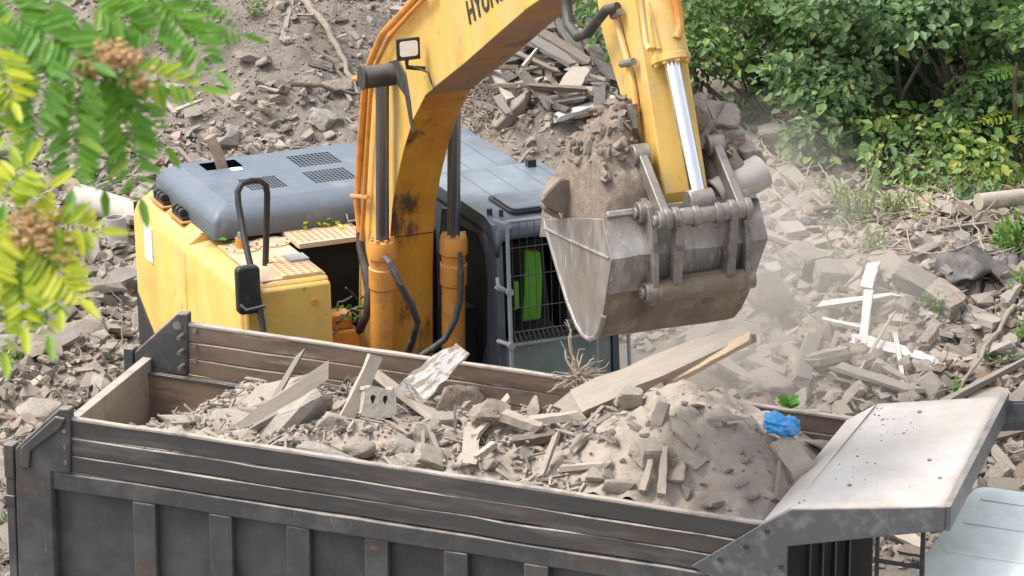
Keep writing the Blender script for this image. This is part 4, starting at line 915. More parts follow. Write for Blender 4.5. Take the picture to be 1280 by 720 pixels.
# outer shell
inner = []
for i in range(n):
    p = Vector(prof[i]); t = (Vector(prof[min(i + 1, n - 1)]) - Vector(prof[max(i - 1, 0)])).normalized(); inner.append(p + Vector((-t.y, t.x)) * th)
for i in range(n - 1):
    mb.cur = 1 if 3 <= i < 10 else 0
    for q, s_ in ((prof, 0), (inner, 1)):
        NS = 12; R1 = lambda u: bl1 - .13 * min(max(1.4 - u, 0), .8) / .8
        for k_ in range(NS):
            pt = lambda j, k2: (q[j][0] + (.012 * float(vnoise(k2 * .55 + 3, j * .4)) if 0 < k2 < NS and s_ == 0 and 0 < j < n - 1 else 0), bl0 + (R1(q[j][1]) - bl0) * k2 / NS, q[j][1] + (.010 * float(vnoise(k2 * .5 + 9, j * .45)) if 0 < k2 < NS and s_ == 0 and 0 < j < n - 1 else 0))
            mb.add([pt(i, k_), pt(i + 1, k_), pt(i + 1, k_ + 1), pt(i, k_ + 1)], [(0, 1, 2, 3)])
    mb.add([(prof[i][0], bl0, prof[i][1]), (prof[i + 1][0], bl0, prof[i + 1][1]), (inner[i + 1][0], bl0, inner[i + 1][1]), (inner[i][0], bl0, inner[i][1])], [(0, 1, 2, 3)])
for i in (0, n - 1): mb.add([(prof[i][0], bl0, prof[i][1]), (inner[i][0], bl0, inner[i][1]), (inner[i][0], bl1, inner[i][1]), (prof[i][0], bl1, prof[i][1])], [(0, 1, 2, 3)])
bk = eb(mb, 'bucket_shell', ('bucket', 'bucket_low'), weld=True, ang=28)
sp = [(p[0] * .985 + 5.5 * .015, p[1] * .985 + 1.2 * .015) for p in prof] + [(5.6, 1.60), (5.2, 1.50)]
for l in (bl0 - .012, bl1 - .02):
    mb = MB().prism(sp, 'y', l, l + .03)
    if l > -1: mb.v = [(v[0], v[1] - .13 * min(max(1.4 - v[2], 0), .8) / .8, v[2]) for v in mb.v]
    eb(mb, 'bucket_side_plate', 'bucket', bk, bevel=.004)
mb = MB().tube([(p[0], bl0 - .004, p[1]) for p in prof[:10]], .022, 8); mb.tube([(4.72, bl0 - .018, 1.30), (5.3, bl0 - .018, 1.34), (6.05, bl0 - .015, 1.40)], .012, 6)
eb(mb, 'side_cutter', 'bucket', bk)
mb = MB().strip([(5.90, 1.66), (5.96, 1.69)], .05, 'y', bl0 + .02, bl1 - .02); eb(mb, 'top_lip', 'bucket', bk, bevel=.01)
for k in range(5):
    l = bl0 + .1 + k * .26; mb = MB().loft([[(4.74, l, 1.22), (4.74, l + .12, 1.22), (4.70, l + .12, 1.34), (4.70, l, 1.34)], [(4.50, l + .04, 1.50), (4.50, l + .08, 1.50), (4.48, l + .08, 1.52), (4.48, l + .04, 1.52)]])
    eb(mb, 'bucket_tooth', 'steel', bk, bevel=.01)
ear = [(5.86, 1.58), (5.84, 1.72), (5.93, 1.80), (6.06, 1.76), (6.13, 1.62), (6.16, 1.40), (6.15, 1.20), (6.14, 1.06), (6.06, .98), (5.94, 1.02), (6.0, 1.2), (6.05, 1.4), (6.0, 1.56)]
for l in (-1.0, -.24):
    mb = MB().prism(ear, 'y', l, l + .05); mb.cyl((5.97, l - .05, 1.70), (5.97, l + .09, 1.70), .085, n=22); mb.cyl((6.08, l - .05, 1.10), (6.08, l + .09, 1.10), .08, n=22)
    mb.cyl((5.97, l - .075, 1.70), (5.97, l - .05, 1.70), .045, n=12).cyl((6.08, l - .08, 1.10), (6.08, l - .05, 1.10), .045, n=12)
    eb(mb, 'bucket_ear', 'steel', bk, bevel=.006)
for l in (-.84, -.40):
    mb = MB(); link(mb, (hp_[0] - .0, hp_[1] - .05), (6.10, 1.10), .055, .07, l); eb(mb, 'bucket_link', 'steel', bevel=.008)
mb = MB().cyl((6.09, -.96, 1.10), (6.09, -.22, 1.10), .09, n=22).box(6.02, 6.10, -.85, -.33, 1.0, 1.2); eb(mb, 'lower_link_pin', 'bucket_low', bevel=.02)
mb = MB().box(6.00, 6.02, -.80, -.40, 1.2, 1.52); eb(mb, 'shell_recess', 'bucket_low', bk)
# ---- undercarriage and tracks
eb(MB().box(-3.7, .1, -2.1, 1.05, -2.18, -1.97), 'slew_deck', 'black', bevel=.02)
eb(MB().cyl((-1.8, -.6, -2.5), (-1.8, -.6, -2.18), .75, n=32), 'slew_ring', 'black')
eb(MB().box(-2.8, -.8, -1.6, .4, -2.85, -2.5), 'undercarriage_frame', 'black', bevel=.03)
for l in (-2.1, .3):
    P = []
    for a in range(13): q = rad(90 + 15 * a); P.append((-3.6 + .42 * math.cos(q), -2.72 + .42 * math.sin(q)))
    for a in range(13): q = rad(-90 + 15 * a); P.append((.2 + .42 * math.cos(q), -2.72 + .42 * math.sin(q)))
    tr = eb(MB().prism(P, 'y', l + .06, l + .54), 'track_frame', 'black')
    mb = MB(); Q = [Vector((p[0], 0, p[1])) for p in P]; L_ = [(Q[(i + 1) % len(Q)] - Q[i]).length for i in range(len(Q))]; tot = sum(L_); m_ = int(tot / .2); s_ = 0; i = 0
    for k in range(m_):
        t = k * tot / m_
        while t > s_ + L_[i]: s_ += L_[i]; i += 1
        c = Q[i].lerp(Q[(i + 1) % len(Q)], (t - s_) / L_[i]); dd = (Q[(i + 1) % len(Q)] - Q[i]).normalized(); nn_ = Vector((-dd.z, 0, dd.x)) * -1
        a_, b_ = c - dd * .09, c + dd * .09; o_ = (c - Vector((-1.7, 0, -2.72))); sg = 1 if nn_.dot(o_) > 0 else -1; nn_ *= sg
        mb.loft([[a_ + Vector((0, l, 0)), b_ + Vector((0, l, 0)), b_ + nn_ * .05 + Vector((0, l, 0)), a_ + nn_ * .05 + Vector((0, l, 0))], [a_ + Vector((0, l + .6, 0)), b_ + Vector((0, l + .6, 0)), b_ + nn_ * .05 + Vector((0, l + .6, 0)), a_ + nn_ * .05 + Vector((0, l + .6, 0))]])
    eb(mb, 'track_shoes', 'rubber', tr)
# leaves lying on the machine
def leaf_verts(mb_v, mb_f, c, d, nrm, L, W, fold=.25):
    d = Vector(d).normalized(); s = Vector(nrm).cross(d).normalized(); nn = s.cross(d) * -1; c = Vector(c); b = len(mb_v)
    mb_v += [c, c + d * L * .35 + s * W * .5 + nn * W * fold, c + d * L * .75 + s * W * .38 + nn * W * fold * .6, c + d * L, c + d * L * .75 - s * W * .38 + nn * W * fold * .6, c + d * L * .35 - s * W * .5 + nn * W * fold, c + d * L * .55]
    mb_f += [(b, b + 1, b + 6), (b + 1, b + 2, b + 6), (b + 2, b + 3, b + 6), (b + 3, b + 4, b + 6), (b + 4, b + 5, b + 6), (b + 5, b, b + 6)]
def leaf_obj(name, leaves, mk, parent=None, loc=None):
    """leaves: (centre, dir, normal, L, W, tint 0..1)"""
    V, Fc, T = [], [], []
    for (c, d, nrm, L, W, t) in leaves:
        leaf_verts(V, Fc, c, d, nrm, L, W); T += [[t, t, t, 1]] * 7
    V = np.array([v[:] for v in V]); 
    if loc is not None: V = V - np.array(loc)
    o = fast_mesh(name, V, np.array(Fc), M[mk], np.array(T), False, parent, loc); return o
def leaf_pile(cx, cl, cu, sx, sl, n, tint, label):
    c0 = EF.world((cx, cl, cu)); Ls = []
    for i in range(n):
        p = EF.world((cx + R.gauss(0, sx), cl + R.gauss(0, sl), cu + .01 + R.random() * .05)); a = R.uniform(0, 6.28)
        Ls.append((p, (math.cos(a), math.sin(a), R.uniform(-.1, .5)), (R.gauss(0, .4), R.gauss(0, .4), 1), R.uniform(.07, .12), R.uniform(.03, .05), min(1, max(0, R.gauss(tint, .2)))))
    tag(leaf_obj('fallen_leaves', Ls, 'leaf_fg', None, c0), label, 'leaves')
leaf_pile(-1.98, -1.05, -.395, .05, .13, 34, .85, 'yellow green leaf sprig lying on the walkway plate of the excavator')
leaf_pile(-2.02, -1.92, -.44, .08, .05, 22, .25, 'green leaves gathered beside the amber fuel cap')
leaf_pile(-1.25, -1.05, -1.05, .12, .12, 26, .35, 'green leaves fallen into the open bay beside the tank')
leaf_pile(-1.6, -.2, -.42, .1, .08, 12, .3, 'few green leaves behind the boom foot beside the cab')

# ------------------------------------------------------------------ load in the bucket
def heap_mesh(name, frame, base, x0, x1, y0, y1, hf, step, mk, label, cat, edge=None):
    xs = np.arange(x0, x1 + 1e-6, step); ys = np.arange(y0, y1 + 1e-6, step); X, Y = np.meshgrid(xs, ys, indexing='ij'); Z = hf(X, Y)
    if name == 'soil_heap': Z[:, 0] = rimu(X[:, 0]) - .15; Z[:, -1] = rimu(X[:, -1]) - .15; Z[-1] = rimu(X[-1]) - .15; Z[0] = rimu(X[0]) - .15
    V = np.stack([X, Y, Z], -1).reshape(-1, 3) - np.array(base); nx_, ny_ = len(xs), len(ys); I = np.arange(nx_ * ny_).reshape(nx_, ny_)
    Q = np.stack([I[:-1, :-1], I[1:, :-1], I[1:, 1:], I[:-1, 1:]], -1).reshape(-1, 4)
    o = fast_mesh(name, V, Q, M[mk]); o.matrix_world = frame.matrix(base); tag(o, label, cat); return o
def rimu(f): return 1.36 + .25 * (np.asarray(f, float) - 4.66)
def bh(f, l):
    f = np.asarray(f, float); l = np.asarray(l, float)
    a = np.where(f < 5.22, (f - 5.22) / .74, (f - 5.22) / .70); b = np.where(l < -.62, (l + .62) / .78, (l + .62) / .50); b2 = (l + .32) / .40
    d = np.maximum(1 - np.abs(a) ** 2.6, 0) ** .85 * (.82 * np.maximum(1 - np.abs(b) ** 3.0, 0) ** .85)
    d2 = np.maximum(1 - np.abs(a) ** 3, 0) ** .8 * .62 * np.maximum(1 - np.abs(b2) ** 3, 0) ** .7
    dd = np.maximum(d, d2) * (1 - .85 * sst(5.38, 5.56, f) * sst(-.90, -.80, l) * sst(-.34, -.40, l)) * (1 - .45 * sst(5.15, 5.6, f) * sst(-1.0, -.8, l) * sst(-.2, -.4, l))
    return rimu(f) + .02 + dd + (.11 * fbm(f * 3.2, l * 3.2, 3, 4) + .085 * np.abs(fbm(f * 6, l * 6, 8, 5))) * sst(.0, .3, dd)
heap_mesh('soil_heap', EF, (5.2, -.7, 1.4), 4.48, 5.90, -1.275, -.06, bh, .0165, 'soil_moist', 'brown soil heaped in the excavator bucket', 'soil heap')
def in_bucket(f, l, lift=0): return EF.world((f, l, float(bh(f, l)) + lift))
def bpiece(kind, mk, f, l, lift, size, rot, label, i=None, name=None):
    rm = Matrix([list(EF.A.T[i_]) for i_ in range(3)]) @ Matrix.Rotation(rot[2], 3, 'Z') @ Matrix.Rotation(rot[1], 3, 'Y') @ Matrix.Rotation(rot[0], 3, 'X')
    return piece(kind, mk, in_bucket(f, l, lift), size, rm, label, 'lumps loaded in the excavator bucket', name, i)
def on_bucket_px(px, py, f):
    p = fh(px, py, f); return EF.world(p)
def bpx(kind, mk, px, py, f, size, rot, label, i=None):
    o = piece(kind, mk, on_bucket_px(px, py, f), size, rot, label, 'lumps loaded in the excavator bucket', None, i); return o
bpx('rock', 'c_buff', 712, 246, 5.05, (.29, .2, .24), (.3, .5, .9), 'big buff stone sitting on the left lip of the bucket', 3)
bpx('rock', 'b_brown', 688, 262, 5.0, (.1, .09, .12), (.1, .8, .4), 'dark clod hanging over the left corner of the bucket', 4)
BK = [(878, 150, .17, 'c_load', (.3, 1.2, .2)), (898, 145, .15, 'c_load', (.9, .3, .5)), (880, 185, .17, 'b_brown', (.2, 1.0, 1.2)), (905, 168, .14, 'c_load', (.2, .1, .5)),
      (893, 205, .20, 'c_load', (.5, 1.1, .3)), (912, 182, .14, 'b_red', (.1, .2, 1.0)), (918, 200, .16, 'b_brown', (.8, .7, .2)), (935, 192, .15, 'c_load', (.3, .9, .8)),
      (883, 225, .17, 'c_load', (.2, 1.2, .3)), (905, 220, .14, 'b_brown', (.4, .4, .1)), (925, 215, .13, 'b_red', (.3, .2, .6)), (868, 168, .14, 'c_load', (.6, .4, .6))]
BN = ['topmost buff brick behind the stick', 'upper buff brick right of the stick', 'brown brick close right of the chrome rod', 'buff flat brick halfway up the brick pile', 'big buff stone in the middle of the bucket pile',
      'reddish brick in the bucket pile', 'brown brick below the reddish one in the bucket', 'buff brick end at the right side of the bucket pile', 'buff brick low beside the stick', 'brown brick just behind the metal pipe', 'small reddish brick touching the metal pipe', 'buff brick tucked behind the chrome rod']
for (x, y, s, mk, rt), nm in zip(BK, BN): bpx('brick' if s < .18 else 'rock', mk, x, y, 5.5, (s * 1.05, s * 1.3, s * 1.7) if s < .18 else (s,) * 3, rt, nm)
for k_ in range(26):
    f_, l_ = R.uniform(4.85, 5.6), R.uniform(-1.22, -.85); s_ = R.uniform(.04, .09)
    bpiece('rock', R.choice(['b_brown', 'c_buff', 'b_brown']), f_, l_, .01, (s_, s_ * .8, s_ * .7), (R.uniform(0, 3), R.uniform(0, 3), R.uniform(0, 6)), 'small earthy stone stuck in the soil on the left side of the bucket')
a = fh(893, 246, 5.86); b = fh(952, 214, 5.80)
pipe('metal_pipe', EF.world(a), EF.world(b), .135, 'dented grey pipe sticking out of the right end of the bucket', 'cement')
a = fh(873, 190, 5.72); b = fh(905, 125, 5.5); plank_between(EF.world(a), EF.world(b), .06, .05, 'w_grey', 'thin grey batten leaning on the bricks in the bucket')
# clods
def clods(n, name, frame, hf, xr, yr, smean, smax, mk, label):
    x = rng.uniform(*xr, n); y = rng.uniform(*yr, n); z = hf(x, y); s = np.minimum(smean * np.exp(rng.normal(0, .5, n)), smax)
    Pl = np.stack([x, y, z + s * .3], -1); Pw = np.array([frame.world(p) for p in Pl])
    tag(scatter(name, Pw, np.stack([s] * 3, -1), T_ROCK, rng.integers(0, 10, n), tints(n, .05, .15), M[mk]), label, kind='stuff')
clods(300, 'soil_clods', EF, bh, (4.8, 5.8), (-1.25, -.15), .028, .085, 'soil_moist', 'small clods of brown earth on the soil in the bucket')

#%%TRUCK
# ------------------------------------------------------------------ dump truck
TR = empty('dump_truck', TF, (3, 1.15, 0))
tag(TR, 'dark grey dump truck with raised side boards, loaded with demolition rubble in the foreground', 'dump truck')
TB = (3, 1.15, 0)
def tb(mb, name, mk, parent=None, **k):
    ms = [M[q] for q in mk] if isinstance(mk, (list, tuple)) else M[mk]
    return mb.build(name, ms, parent or TR, off=TB, **k)
BF, BT = 1.05, 3.10
for side in (0, 1):
    y = (lambda w: w) if side == 0 else (lambda w: 2.36 - w)
    def wx(mb, x0, x1, a, b, z0, z1, sd=0): return mb.wbox(x0, x1, min(y(a), y(b)), max(y(a), y(b)), z0, z1, sd)
    def bx(mb, x0, x1, a, b, z0, z1): return mb.box(x0, x1, min(y(a), y(b)), max(y(a), y(b)), z0, z1)
    # panel sheet
    pn = tb(bx(MB(), -.36, 6.16, .085, .115, BF, 2.62), 'side_panel', 'tpanel')
    mb = MB(); wx(mb, -.20, 6.16, .0, .085, 2.45, 2.612, 9)
    # sloped ledge on top rail
    tb(mb, 'top_rail', 'tsteel', bevel=.012)
    tb(bx(MB(), -.2, 6.16, .0, .085, BF, BF + .16), 'bottom_rail', 'tsteel', bevel=.01)
    ribs = [(-.20, -.185)] + [(.53 + .6875 * k, .735 + .6875 * k) for k in range(8)] + [(6.06, 6.16)]
    for (a_, b_) in ribs: tb(bx(MB(), a_, b_, .005, .085, BF + .16, 2.449), 'side_rib', 'tsteel', bevel=.012)
    for k in range(3):
        z0 = 2.625 + k * .157
        tb(wx(MB(), -.01, 6.16, .012 + .003 * k, .06, z0, z0 + .148 + (.006 if k == 2 else 0), k + 5 * side), 'side_board', 'tplank' if side == 0 else 'tinner', bevel=.008)
    tb(wx(MB(), -.01, 6.16, .014, .066, 3.082, 3.106, 2 + 5 * side), 'board_edge', 'rim', bevel=.004)
    tb(bx(MB(), -.36, 6.16, .116, .14, BF, 2.61), 'inner_lining', 'tinner')
    mb = MB(); bx(mb, -.36, 6.16, .140, .150, 2.60, 2.625); bx(mb, .9, .93, .140, .146, 1.8, 2.6); bx(mb, 2.4, 2.43, .140, .146, 1.8, 2.6); tb(mb, 'lining_strip', 'tplank')
    # rear corner post and raised bracket
    mb = MB().prism([(-.54, BF), (-.52, 2.77), (-.10, 3.19), (.0, 3.20), (-.012, 2.62), (-.19, 2.61), (-.19, BF)], 'y', *sorted((y(-.02), y(.075))))
    po = tb(mb, 'corner_post', 'tsteel', bevel=.015)
    mb = MB().prism([(-.47, 2.62), (-.45, 2.80), (-.12, 3.13), (-.03, 3.12), (-.08, 3.02), (-.36, 2.78), (-.38, 2.62)], 'y', *sorted((y(-.05), y(-.021)))); tb(mb, 'bracket_plate', 'tsteel', po, bevel=.012)
    mb = MB().cyl((-.10, y(-.045), 3.08), (-.10, y(.08), 3.08), .04, n=16)
    for z in (2.72, 2.86, 3.0): mb.cyl((-.05, y(-.035), z), (-.05, y(.17), z), .018, n=10); mb.cyl((.06, y(.05), z + .05), (.06, y(.075), z + .05), .022, n=10)
    tb(mb, 'bracket_bolt', 'steel', po)
    mb = MB(); bx(mb, -.62, -.545, -.01, .08, BF, 2.5); bx(mb, -.63, -.54, -.02, .09, 2.25, 2.34); bx(mb, -.62, -.53, -.03, .085, 2.5, 2.80); tb(mb, 'hinge_bar', 'tsteel', po, bevel=.01)
    # front gusset and canopy skirt
    sk = [(5.38, 2.66), (5.95, 3.105), (6.19, 3.27), (7.42, 3.485), (7.42, 3.29), (6.165, 2.955), (6.165, BF), (5.95, BF), (5.95, 2.45)]
    if side == 1: sk = [(5.6, 2.66), (6.0, 3.08), (6.19, 3.24), (7.42, 3.455), (7.42, 3.29), (6.165, 2.955), (6.165, BF), (5.95, BF), (5.95, 2.45)]
    mb = MB().prism(sk, 'y', *sorted((y(-.022), y(.004)))); gs = tb(mb, 'canopy_skirt', 'canopy_edge', bevel=.006)
    for (a_, c_) in ((5.62, 2.76), (5.83, 2.90), (6.0, 3.06), (6.12, 2.78)): tb(MB().cyl((a_, y(-.032), c_), (a_, y(-.02), c_), .022, n=10), 'skirt_bolt', 'rubber', gs)
# tailgate
mb = MB().box(-.43, -.36, .02, 2.34, BF, 2.73); tg = tb(mb, 'tailgate', 'tstained', bevel=.006)
tb(MB().box(-.435, -.355, .02, 2.34, 2.725, 2.74), 'tailgate_edge', 'rim', tg)
mb = MB()
for a_ in range(9):
    q = rad(180 * a_ / 8); mb.cur = 0
pass
tb(MB().box(-.36, 6.16, .05, 2.31, BF - .08, BF), 'bed_floor', 'tsteel')
fb = tb(MB().box(6.10, 6.163, .02, 2.34, BF, 3.05), 'bulkhead', 'void', bevel=.01)  # shade under the canopy is painted into this face as near black
mb = MB()
for w in (.5, .85, 1.2, 1.6): mb.box(6.164, 6.19, w, w + .05, 1.4, 2.95)
tb(mb, 'bulkhead_rib', 'black', fb)
# canopy sheet
pc = []
def canz(l): return 3.262 + (l - 6.19) * .178
mb = MB(); nl, nw = 10, 14
top = [[(6.17 + (7.42 - .19 * j / nw - 6.17) * i / nl, -.005 + 2.37 * j / nw, canz(6.17 + 1.25 * i / nl) - .02 * (j / nw) - .008 * math.sin(3.1 * i / nl) * math.sin(3.1 * j / nw)) for j in range(nw + 1)] for i in range(nl + 1)]
mb.add([p for r in top for p in r], [(i * (nw + 1) + j, (i + 1) * (nw + 1) + j, (i + 1) * (nw + 1) + j + 1, i * (nw + 1) + j + 1) for i in range(nl) for j in range(nw)])
mb.prism([(5.93, 3.085), (6.17, canz(6.17) - .003), (6.17, canz(6.17) - .03), (5.93, 3.05)], 'y', .07, 2.30)
ca = tb(mb, 'canopy', 'canopy', ang=60, weld=True); s_ = ca.modifiers.new('solid', 'SOLIDIFY'); s_.thickness = .012; s_.offset = -1
tb(MB().prism([(7.40, canz(7.4) + .006), (7.46, canz(7.46) + .006), (7.46, canz(7.46) - .20), (7.42, canz(7.42) - .20), (7.42, canz(7.42) - .01)], 'y', -.02, 2.38), 'canopy_front_edge', 'canopy_edge', ca, bevel=.005)
fe = [c_ for c_ in ca.children if c_.name.startswith('canopy_front_edge')][0]
for v_ in fe.data.vertices: v_.co.x -= .19 * (v_.co.y + TB[1]) / 2.36
tb(MB().prism([(6.2, 3.2), (6.5, 3.26), (7.46, 3.44), (7.7, 3.40), (7.7, 3.16), (7.46, 3.2), (6.2, 3.0)], 'y', 2.345, 2.36), 'canopy_corner_plate', 'canopy_edge', ca)
tb(MB().box(7.47, 7.72, 2.1, 2.34, 3.15, 3.40), 'canopy_lug', 'canopy_edge', ca, bevel=.01)
mb = MB()
for (a_, w) in ((6.5, .5), (7.2, .6), (7.3, 1.4), (7.25, 2.0), (6.6, 2.1), (7.0, 1.0)): mb.cyl((a_, w, canz(a_) - .02), (a_, w, canz(a_) + .006), .018, n=10)
tb(mb, 'canopy_rivet', 'steel', ca)
mb = MB().box(7.20, 7.235, .085, .12, 1.2, 3.36).box(6.86, 7.2, .09, .115, 2.88, 2.91).box(6.84, 6.87, .088, .117, 1.2, 3.30); tb(mb, 'canopy_post', 'black', bevel=.004)
def canopy_grit():
    n = 90; l = np.where(rng.random(n) < .7, rng.uniform(6.2, 6.7, n), rng.uniform(6.2, 7.2, n)); w = np.where(rng.random(n) < .6, rng.uniform(1.6, 2.3, n), rng.uniform(.1, 2.3, n))
    P = np.array([TF.world((a, b, canz(a) + .004 - .02 * b / 2.36)) for a, b in zip(l, w)]); s_ = np.minimum(.007 * np.exp(rng.normal(0, .5, n)), .022)
    tag(scatter('canopy_grit', P, np.stack([s_] * 3, -1), T_ROCK, rng.integers(0, 10, n), tints(n, .1, .2), M['rubble']), 'grit and small stones lying on the pale canopy of the dump truck', kind='stuff')
canopy_grit()
# chassis, wheels, cab
tb(MB().box(-.3, 9.0, .75, .95, .72, 1.0).box(-.3, 9.0, 1.4, 1.6, .72, 1.0), 'chassis', 'black')
for l in (.9, 2.25, 7.9):
    for w in (.0, 1.98):
        wh = tb(MB().tube([(l, w, .52), (l, w + .03, .52), (l, w + .33, .52), (l, w + .36, .52)], [.48, .52, .52, .48], 36), 'wheel', 'rubber')
        tb(MB().cyl((l, w - .02, .52), (l, w + .38, .52), .28, n=24), 'rim', 'steel', wh)
cr = [(7.02, .02, 2.35, 2.655), (9.0, .02, 2.35, 2.655)]
mb = MB().box(7.02, 9.05, .0, 2.36, .95, 1.75).box(7.02, 7.08, .0, 2.36, 1.75, 2.60).box(7.02, 9.0, .02, .07, 2.4, 2.6).box(7.02, 9.0, 2.29, 2.34, 2.4, 2.6).box(7.02, 7.6, .0, .06, 1.75, 2.45).box(7.02, 7.6, 2.30, 2.36, 1.75, 2.45).box(8.9, 9.02, .0, .08, 1.75, 2.5).box(8.9, 9.02, 2.28, 2.36, 1.75, 2.5)
tc = tb(mb, 'truck_cab', 'mint', bevel=.03)
tb(MB().box(7.6, 8.9, .02, .04, 1.75, 2.42).box(7.6, 8.9, 2.31, 2.33, 1.75, 2.42).box(8.97, 8.99, .08, 2.28, 1.75, 2.5), 'cab_window', 'glass', tc)
mb = MB().loft([ringz(rrect(7.0, 9.1, -.02, 2.38, .12), 2.56), ringz(rrect(7.0, 9.1, -.02, 2.38, .12), 2.60), ringz(rrect(7.04, 9.05, .03, 2.33, .12), 2.66)])
rt = tb(mb, 'cab_roof', 'mint', ang=40)
mb = MB()
for w in (.35, .95, 1.55, 2.05): mb.box(7.15, 9.0, w, w + .05, 2.661, 2.668)
tb(mb, 'roof_rib', 'mint', rt, bevel=.003)
tb(MB().box(7.02, 7.05, .0, 2.36, 2.50, 2.57), 'roof_seal', 'black', rt)

# ------------------------------------------------------------------ load in the truck
def load_h(l, w):
    l = np.asarray(l, float); w = np.asarray(w, float)
    b = np.interp(l, [-.36, .0, .4, .8, 1.3, 2, 3, 3.8, 4.4, 4.9, 5.4, 5.8, 6.12], [2.25, 2.46, 2.64, 2.78, 2.87, 2.93, 2.97, 3.04, 3.34, 3.50, 3.36, 3.08, 2.80])
    b = b - .28 * sst(1.5, 2.25, w) * sst(5.6, 4.2, l) - .35 * sst(1.2, 2.25, w) * sst(4.6, 5.4, l) - (b - 2.86) * .75 * sst(.75, .1, w) * (b > 2.86)
    return b + .095 * fbm(l * 2.2, w * 2.2, 17, 4) + .05 * np.abs(fbm(l * 6, w * 6, 21, 4))
heap_mesh('rubble_load', TF, (3, 1.1, 2), -.355, 6.09, .145, 2.215, load_h, .03, 'soil', 'pale soil and mortar filling the bed of the dump truck', 'soil heap')
def on_load(px, py, lift=0):
    o = TF.loc(CAMP); d = TF.A @ ray(px, py); P = o + d[None] * np.arange(30, 45, .03)[:, None]
    m = ((P[:, 1] > .1) & (P[:, 1] < 2.3) & (P[:, 0] > -.4) & (P[:, 0] < 6.2) & (P[:, 2] < load_h(P[:, 0], P[:, 1]))) | (P[:, 2] < 2)
    p = P[int(np.argmax(m))]
    q = np.array([p[0], min(max(p[1], .2), 2.2), 0]); q[2] = float(load_h(q[0], q[1])) + lift; return TF.world(q)
clods(2200, 'mortar_bits', TF, lambda l, w: load_h(l, w) - .4 * sst(4.0, 4.6, l) * (np.sin(l * 91) > -.75), (-.2, 6.0), (.2, 2.18), .019, .055, 'rubble', 'small bits of mortar and brick lying on the truck load')
LG = 'lumps on the truck load'
def lp(kind, mk, px, py, size, rot, label, lift=None, i=None):
    s = size if isinstance(size, tuple) else (size,) * 3
    p = on_load(px, py); p[2] += (min(s) * .35 if lift is None else lift)
    return piece(kind, mk, p, s, rot, label, LG, None, i)
def lp2(kind, mk, px, py, w, size, rot, label, i=None):
    return piece(kind, mk, tpix(px, py, w), size, rot, label, LG, None, i)
def tpix(px, py, w):
    o = TF.loc(CAMP); d = TF.A @ ray(px, py); t = (w - o[1]) / d[1]; return TF.world(o + d * t)
def lb_(px0, py0, px1, py1, w, t, mk, label, l0=.05, l1=.05, roll=0, name='board', cat='board'):
    return plank_between(on_load(px0, py0, l0), on_load(px1, py1, l1), w, t, mk, label, 'wood on the truck load', roll, name, cat)
lp('brick', 'w_pale' if False else 'c_load', 557, 540, (.1, .15, .26), (.1, .1, .4), 'small square cut block near the middle of the load', .06)
lp('rock', 'c_pale', 664, 508, (.22, .11, .12), (0, .1, -.2), 'smooth pale oblong stone near the leaning beam', .14, 7)
lp('rock', 'b_brown', 700, 485, (.20, .2, .28), (0, .3, .3), 'pointed dusty brown stone at the far side board below the excavator bucket', .12, 3)
lp('brick', 'b_brown', 612, 530, (.16, .2, .24), (.5, .2, .3), 'brown brick under the crossed sticks', .08)
lp('rock', 'b_red', 632, 512, (.06, .05, .05), (0, 0, 0), 'small reddish knob on the load', .12)
lp('brick', 'c_load', 515, 590, (.13, .2, .3), (.2, .3, .8), 'buff brick half buried close to the near board', .04)
lp('brick', 'c_load', 540, 585, (.15, .2, .26), (.4, .5, .2), 'buff block leaning right of the half buried brick', .05)
lp('brick', 'c_pale', 505, 568, (.12, .2, .26), (.3, .1, 1.2), 'pale brick left of the standing slab', .05)
lp('rock', 'c_load', 763, 555, (.13, .1, .07), (.2, 0, .3), 'flat buff stone on the slope of the load heap', .03)
lp('rock', 'c_load', 773, 617, (.15, .11, .09), (.1, 0, .2), 'flat buff stone close to the near side board', .05)
lp('brick', 'c_load', 809, 578, (.12, .2, .3), (.2, .1, .3), 'small cube shaped brick on the slope of the heap', .07)
lp('brick', 'c_load', 785, 511, (.11, .16, .24), (.1, .1, .2), 'square block on top of the load beside the beam', .07)
lp('rock', 'c_load', 855, 548, (.2, .11, .1), (.3, .5, -.8), 'long buff lump sloping down the heap', .05, 1)
lp('rock', 'c_pale', 910, 535, (.2, .07, .06), (0, 0, .1), 'pale finger shaped lump on the far slope of the heap', .06)
lp('rock', 'c_load', 1030, 560, (.26, .14, .13), (.3, .2, .8), 'rounded lump beside the canopy edge', .04, 8)
lp('brick', 'c_load', 993, 588, (.24, .22, .3), (.2, .5, -1.0), 'flat slab between heap and canopy', .04)
lp('rock', 'c_pale', 983, 552, (.08, .06, .06), (0, 0, 0), 'small pale stone left of the blue bag', .04)
lp2('rock', 'c_pale', 236, 527, 1.0, (.36, .24, .2), (.1, .1, -.35), 'pale rounded lump lying farthest left in the truck bed', 0)
lp2('rock', 'c_pale', 290, 535, .9, (.36, .22, .2), (.2, -.1, -.5), 'pale rough lump right of the leftmost one in the truck bed', 6)
lp2('rock', 'c_load', 345, 492, 1.6, (.36, .24, .24), (.2, -.5, .2), 'buff lump leaning up against the far side board', 2)
lp2('rock', 'c_pale', 368, 530, 1.0, (.46, .3, .34), (.1, -.6, .3), 'largest pale boulder in the left part of the truck load', 5)
lp2('rock', 'c_pale', 405, 568, .35, (.34, .18, .14), (.1, .1, -.35), 'pale slab against the near side board', 7)
lp2('rock', 'c_load', 450, 560, .5, (.2, .16, .2), (.5, .3, .6), 'tilted pale slab piece beside the pale slab', 1)
lp2('rock', 'c_load', 318, 520, 1.3, (.26, .2, .18), (.3, .2, .9), 'dusty rough lump between the crossed sticks', 8)
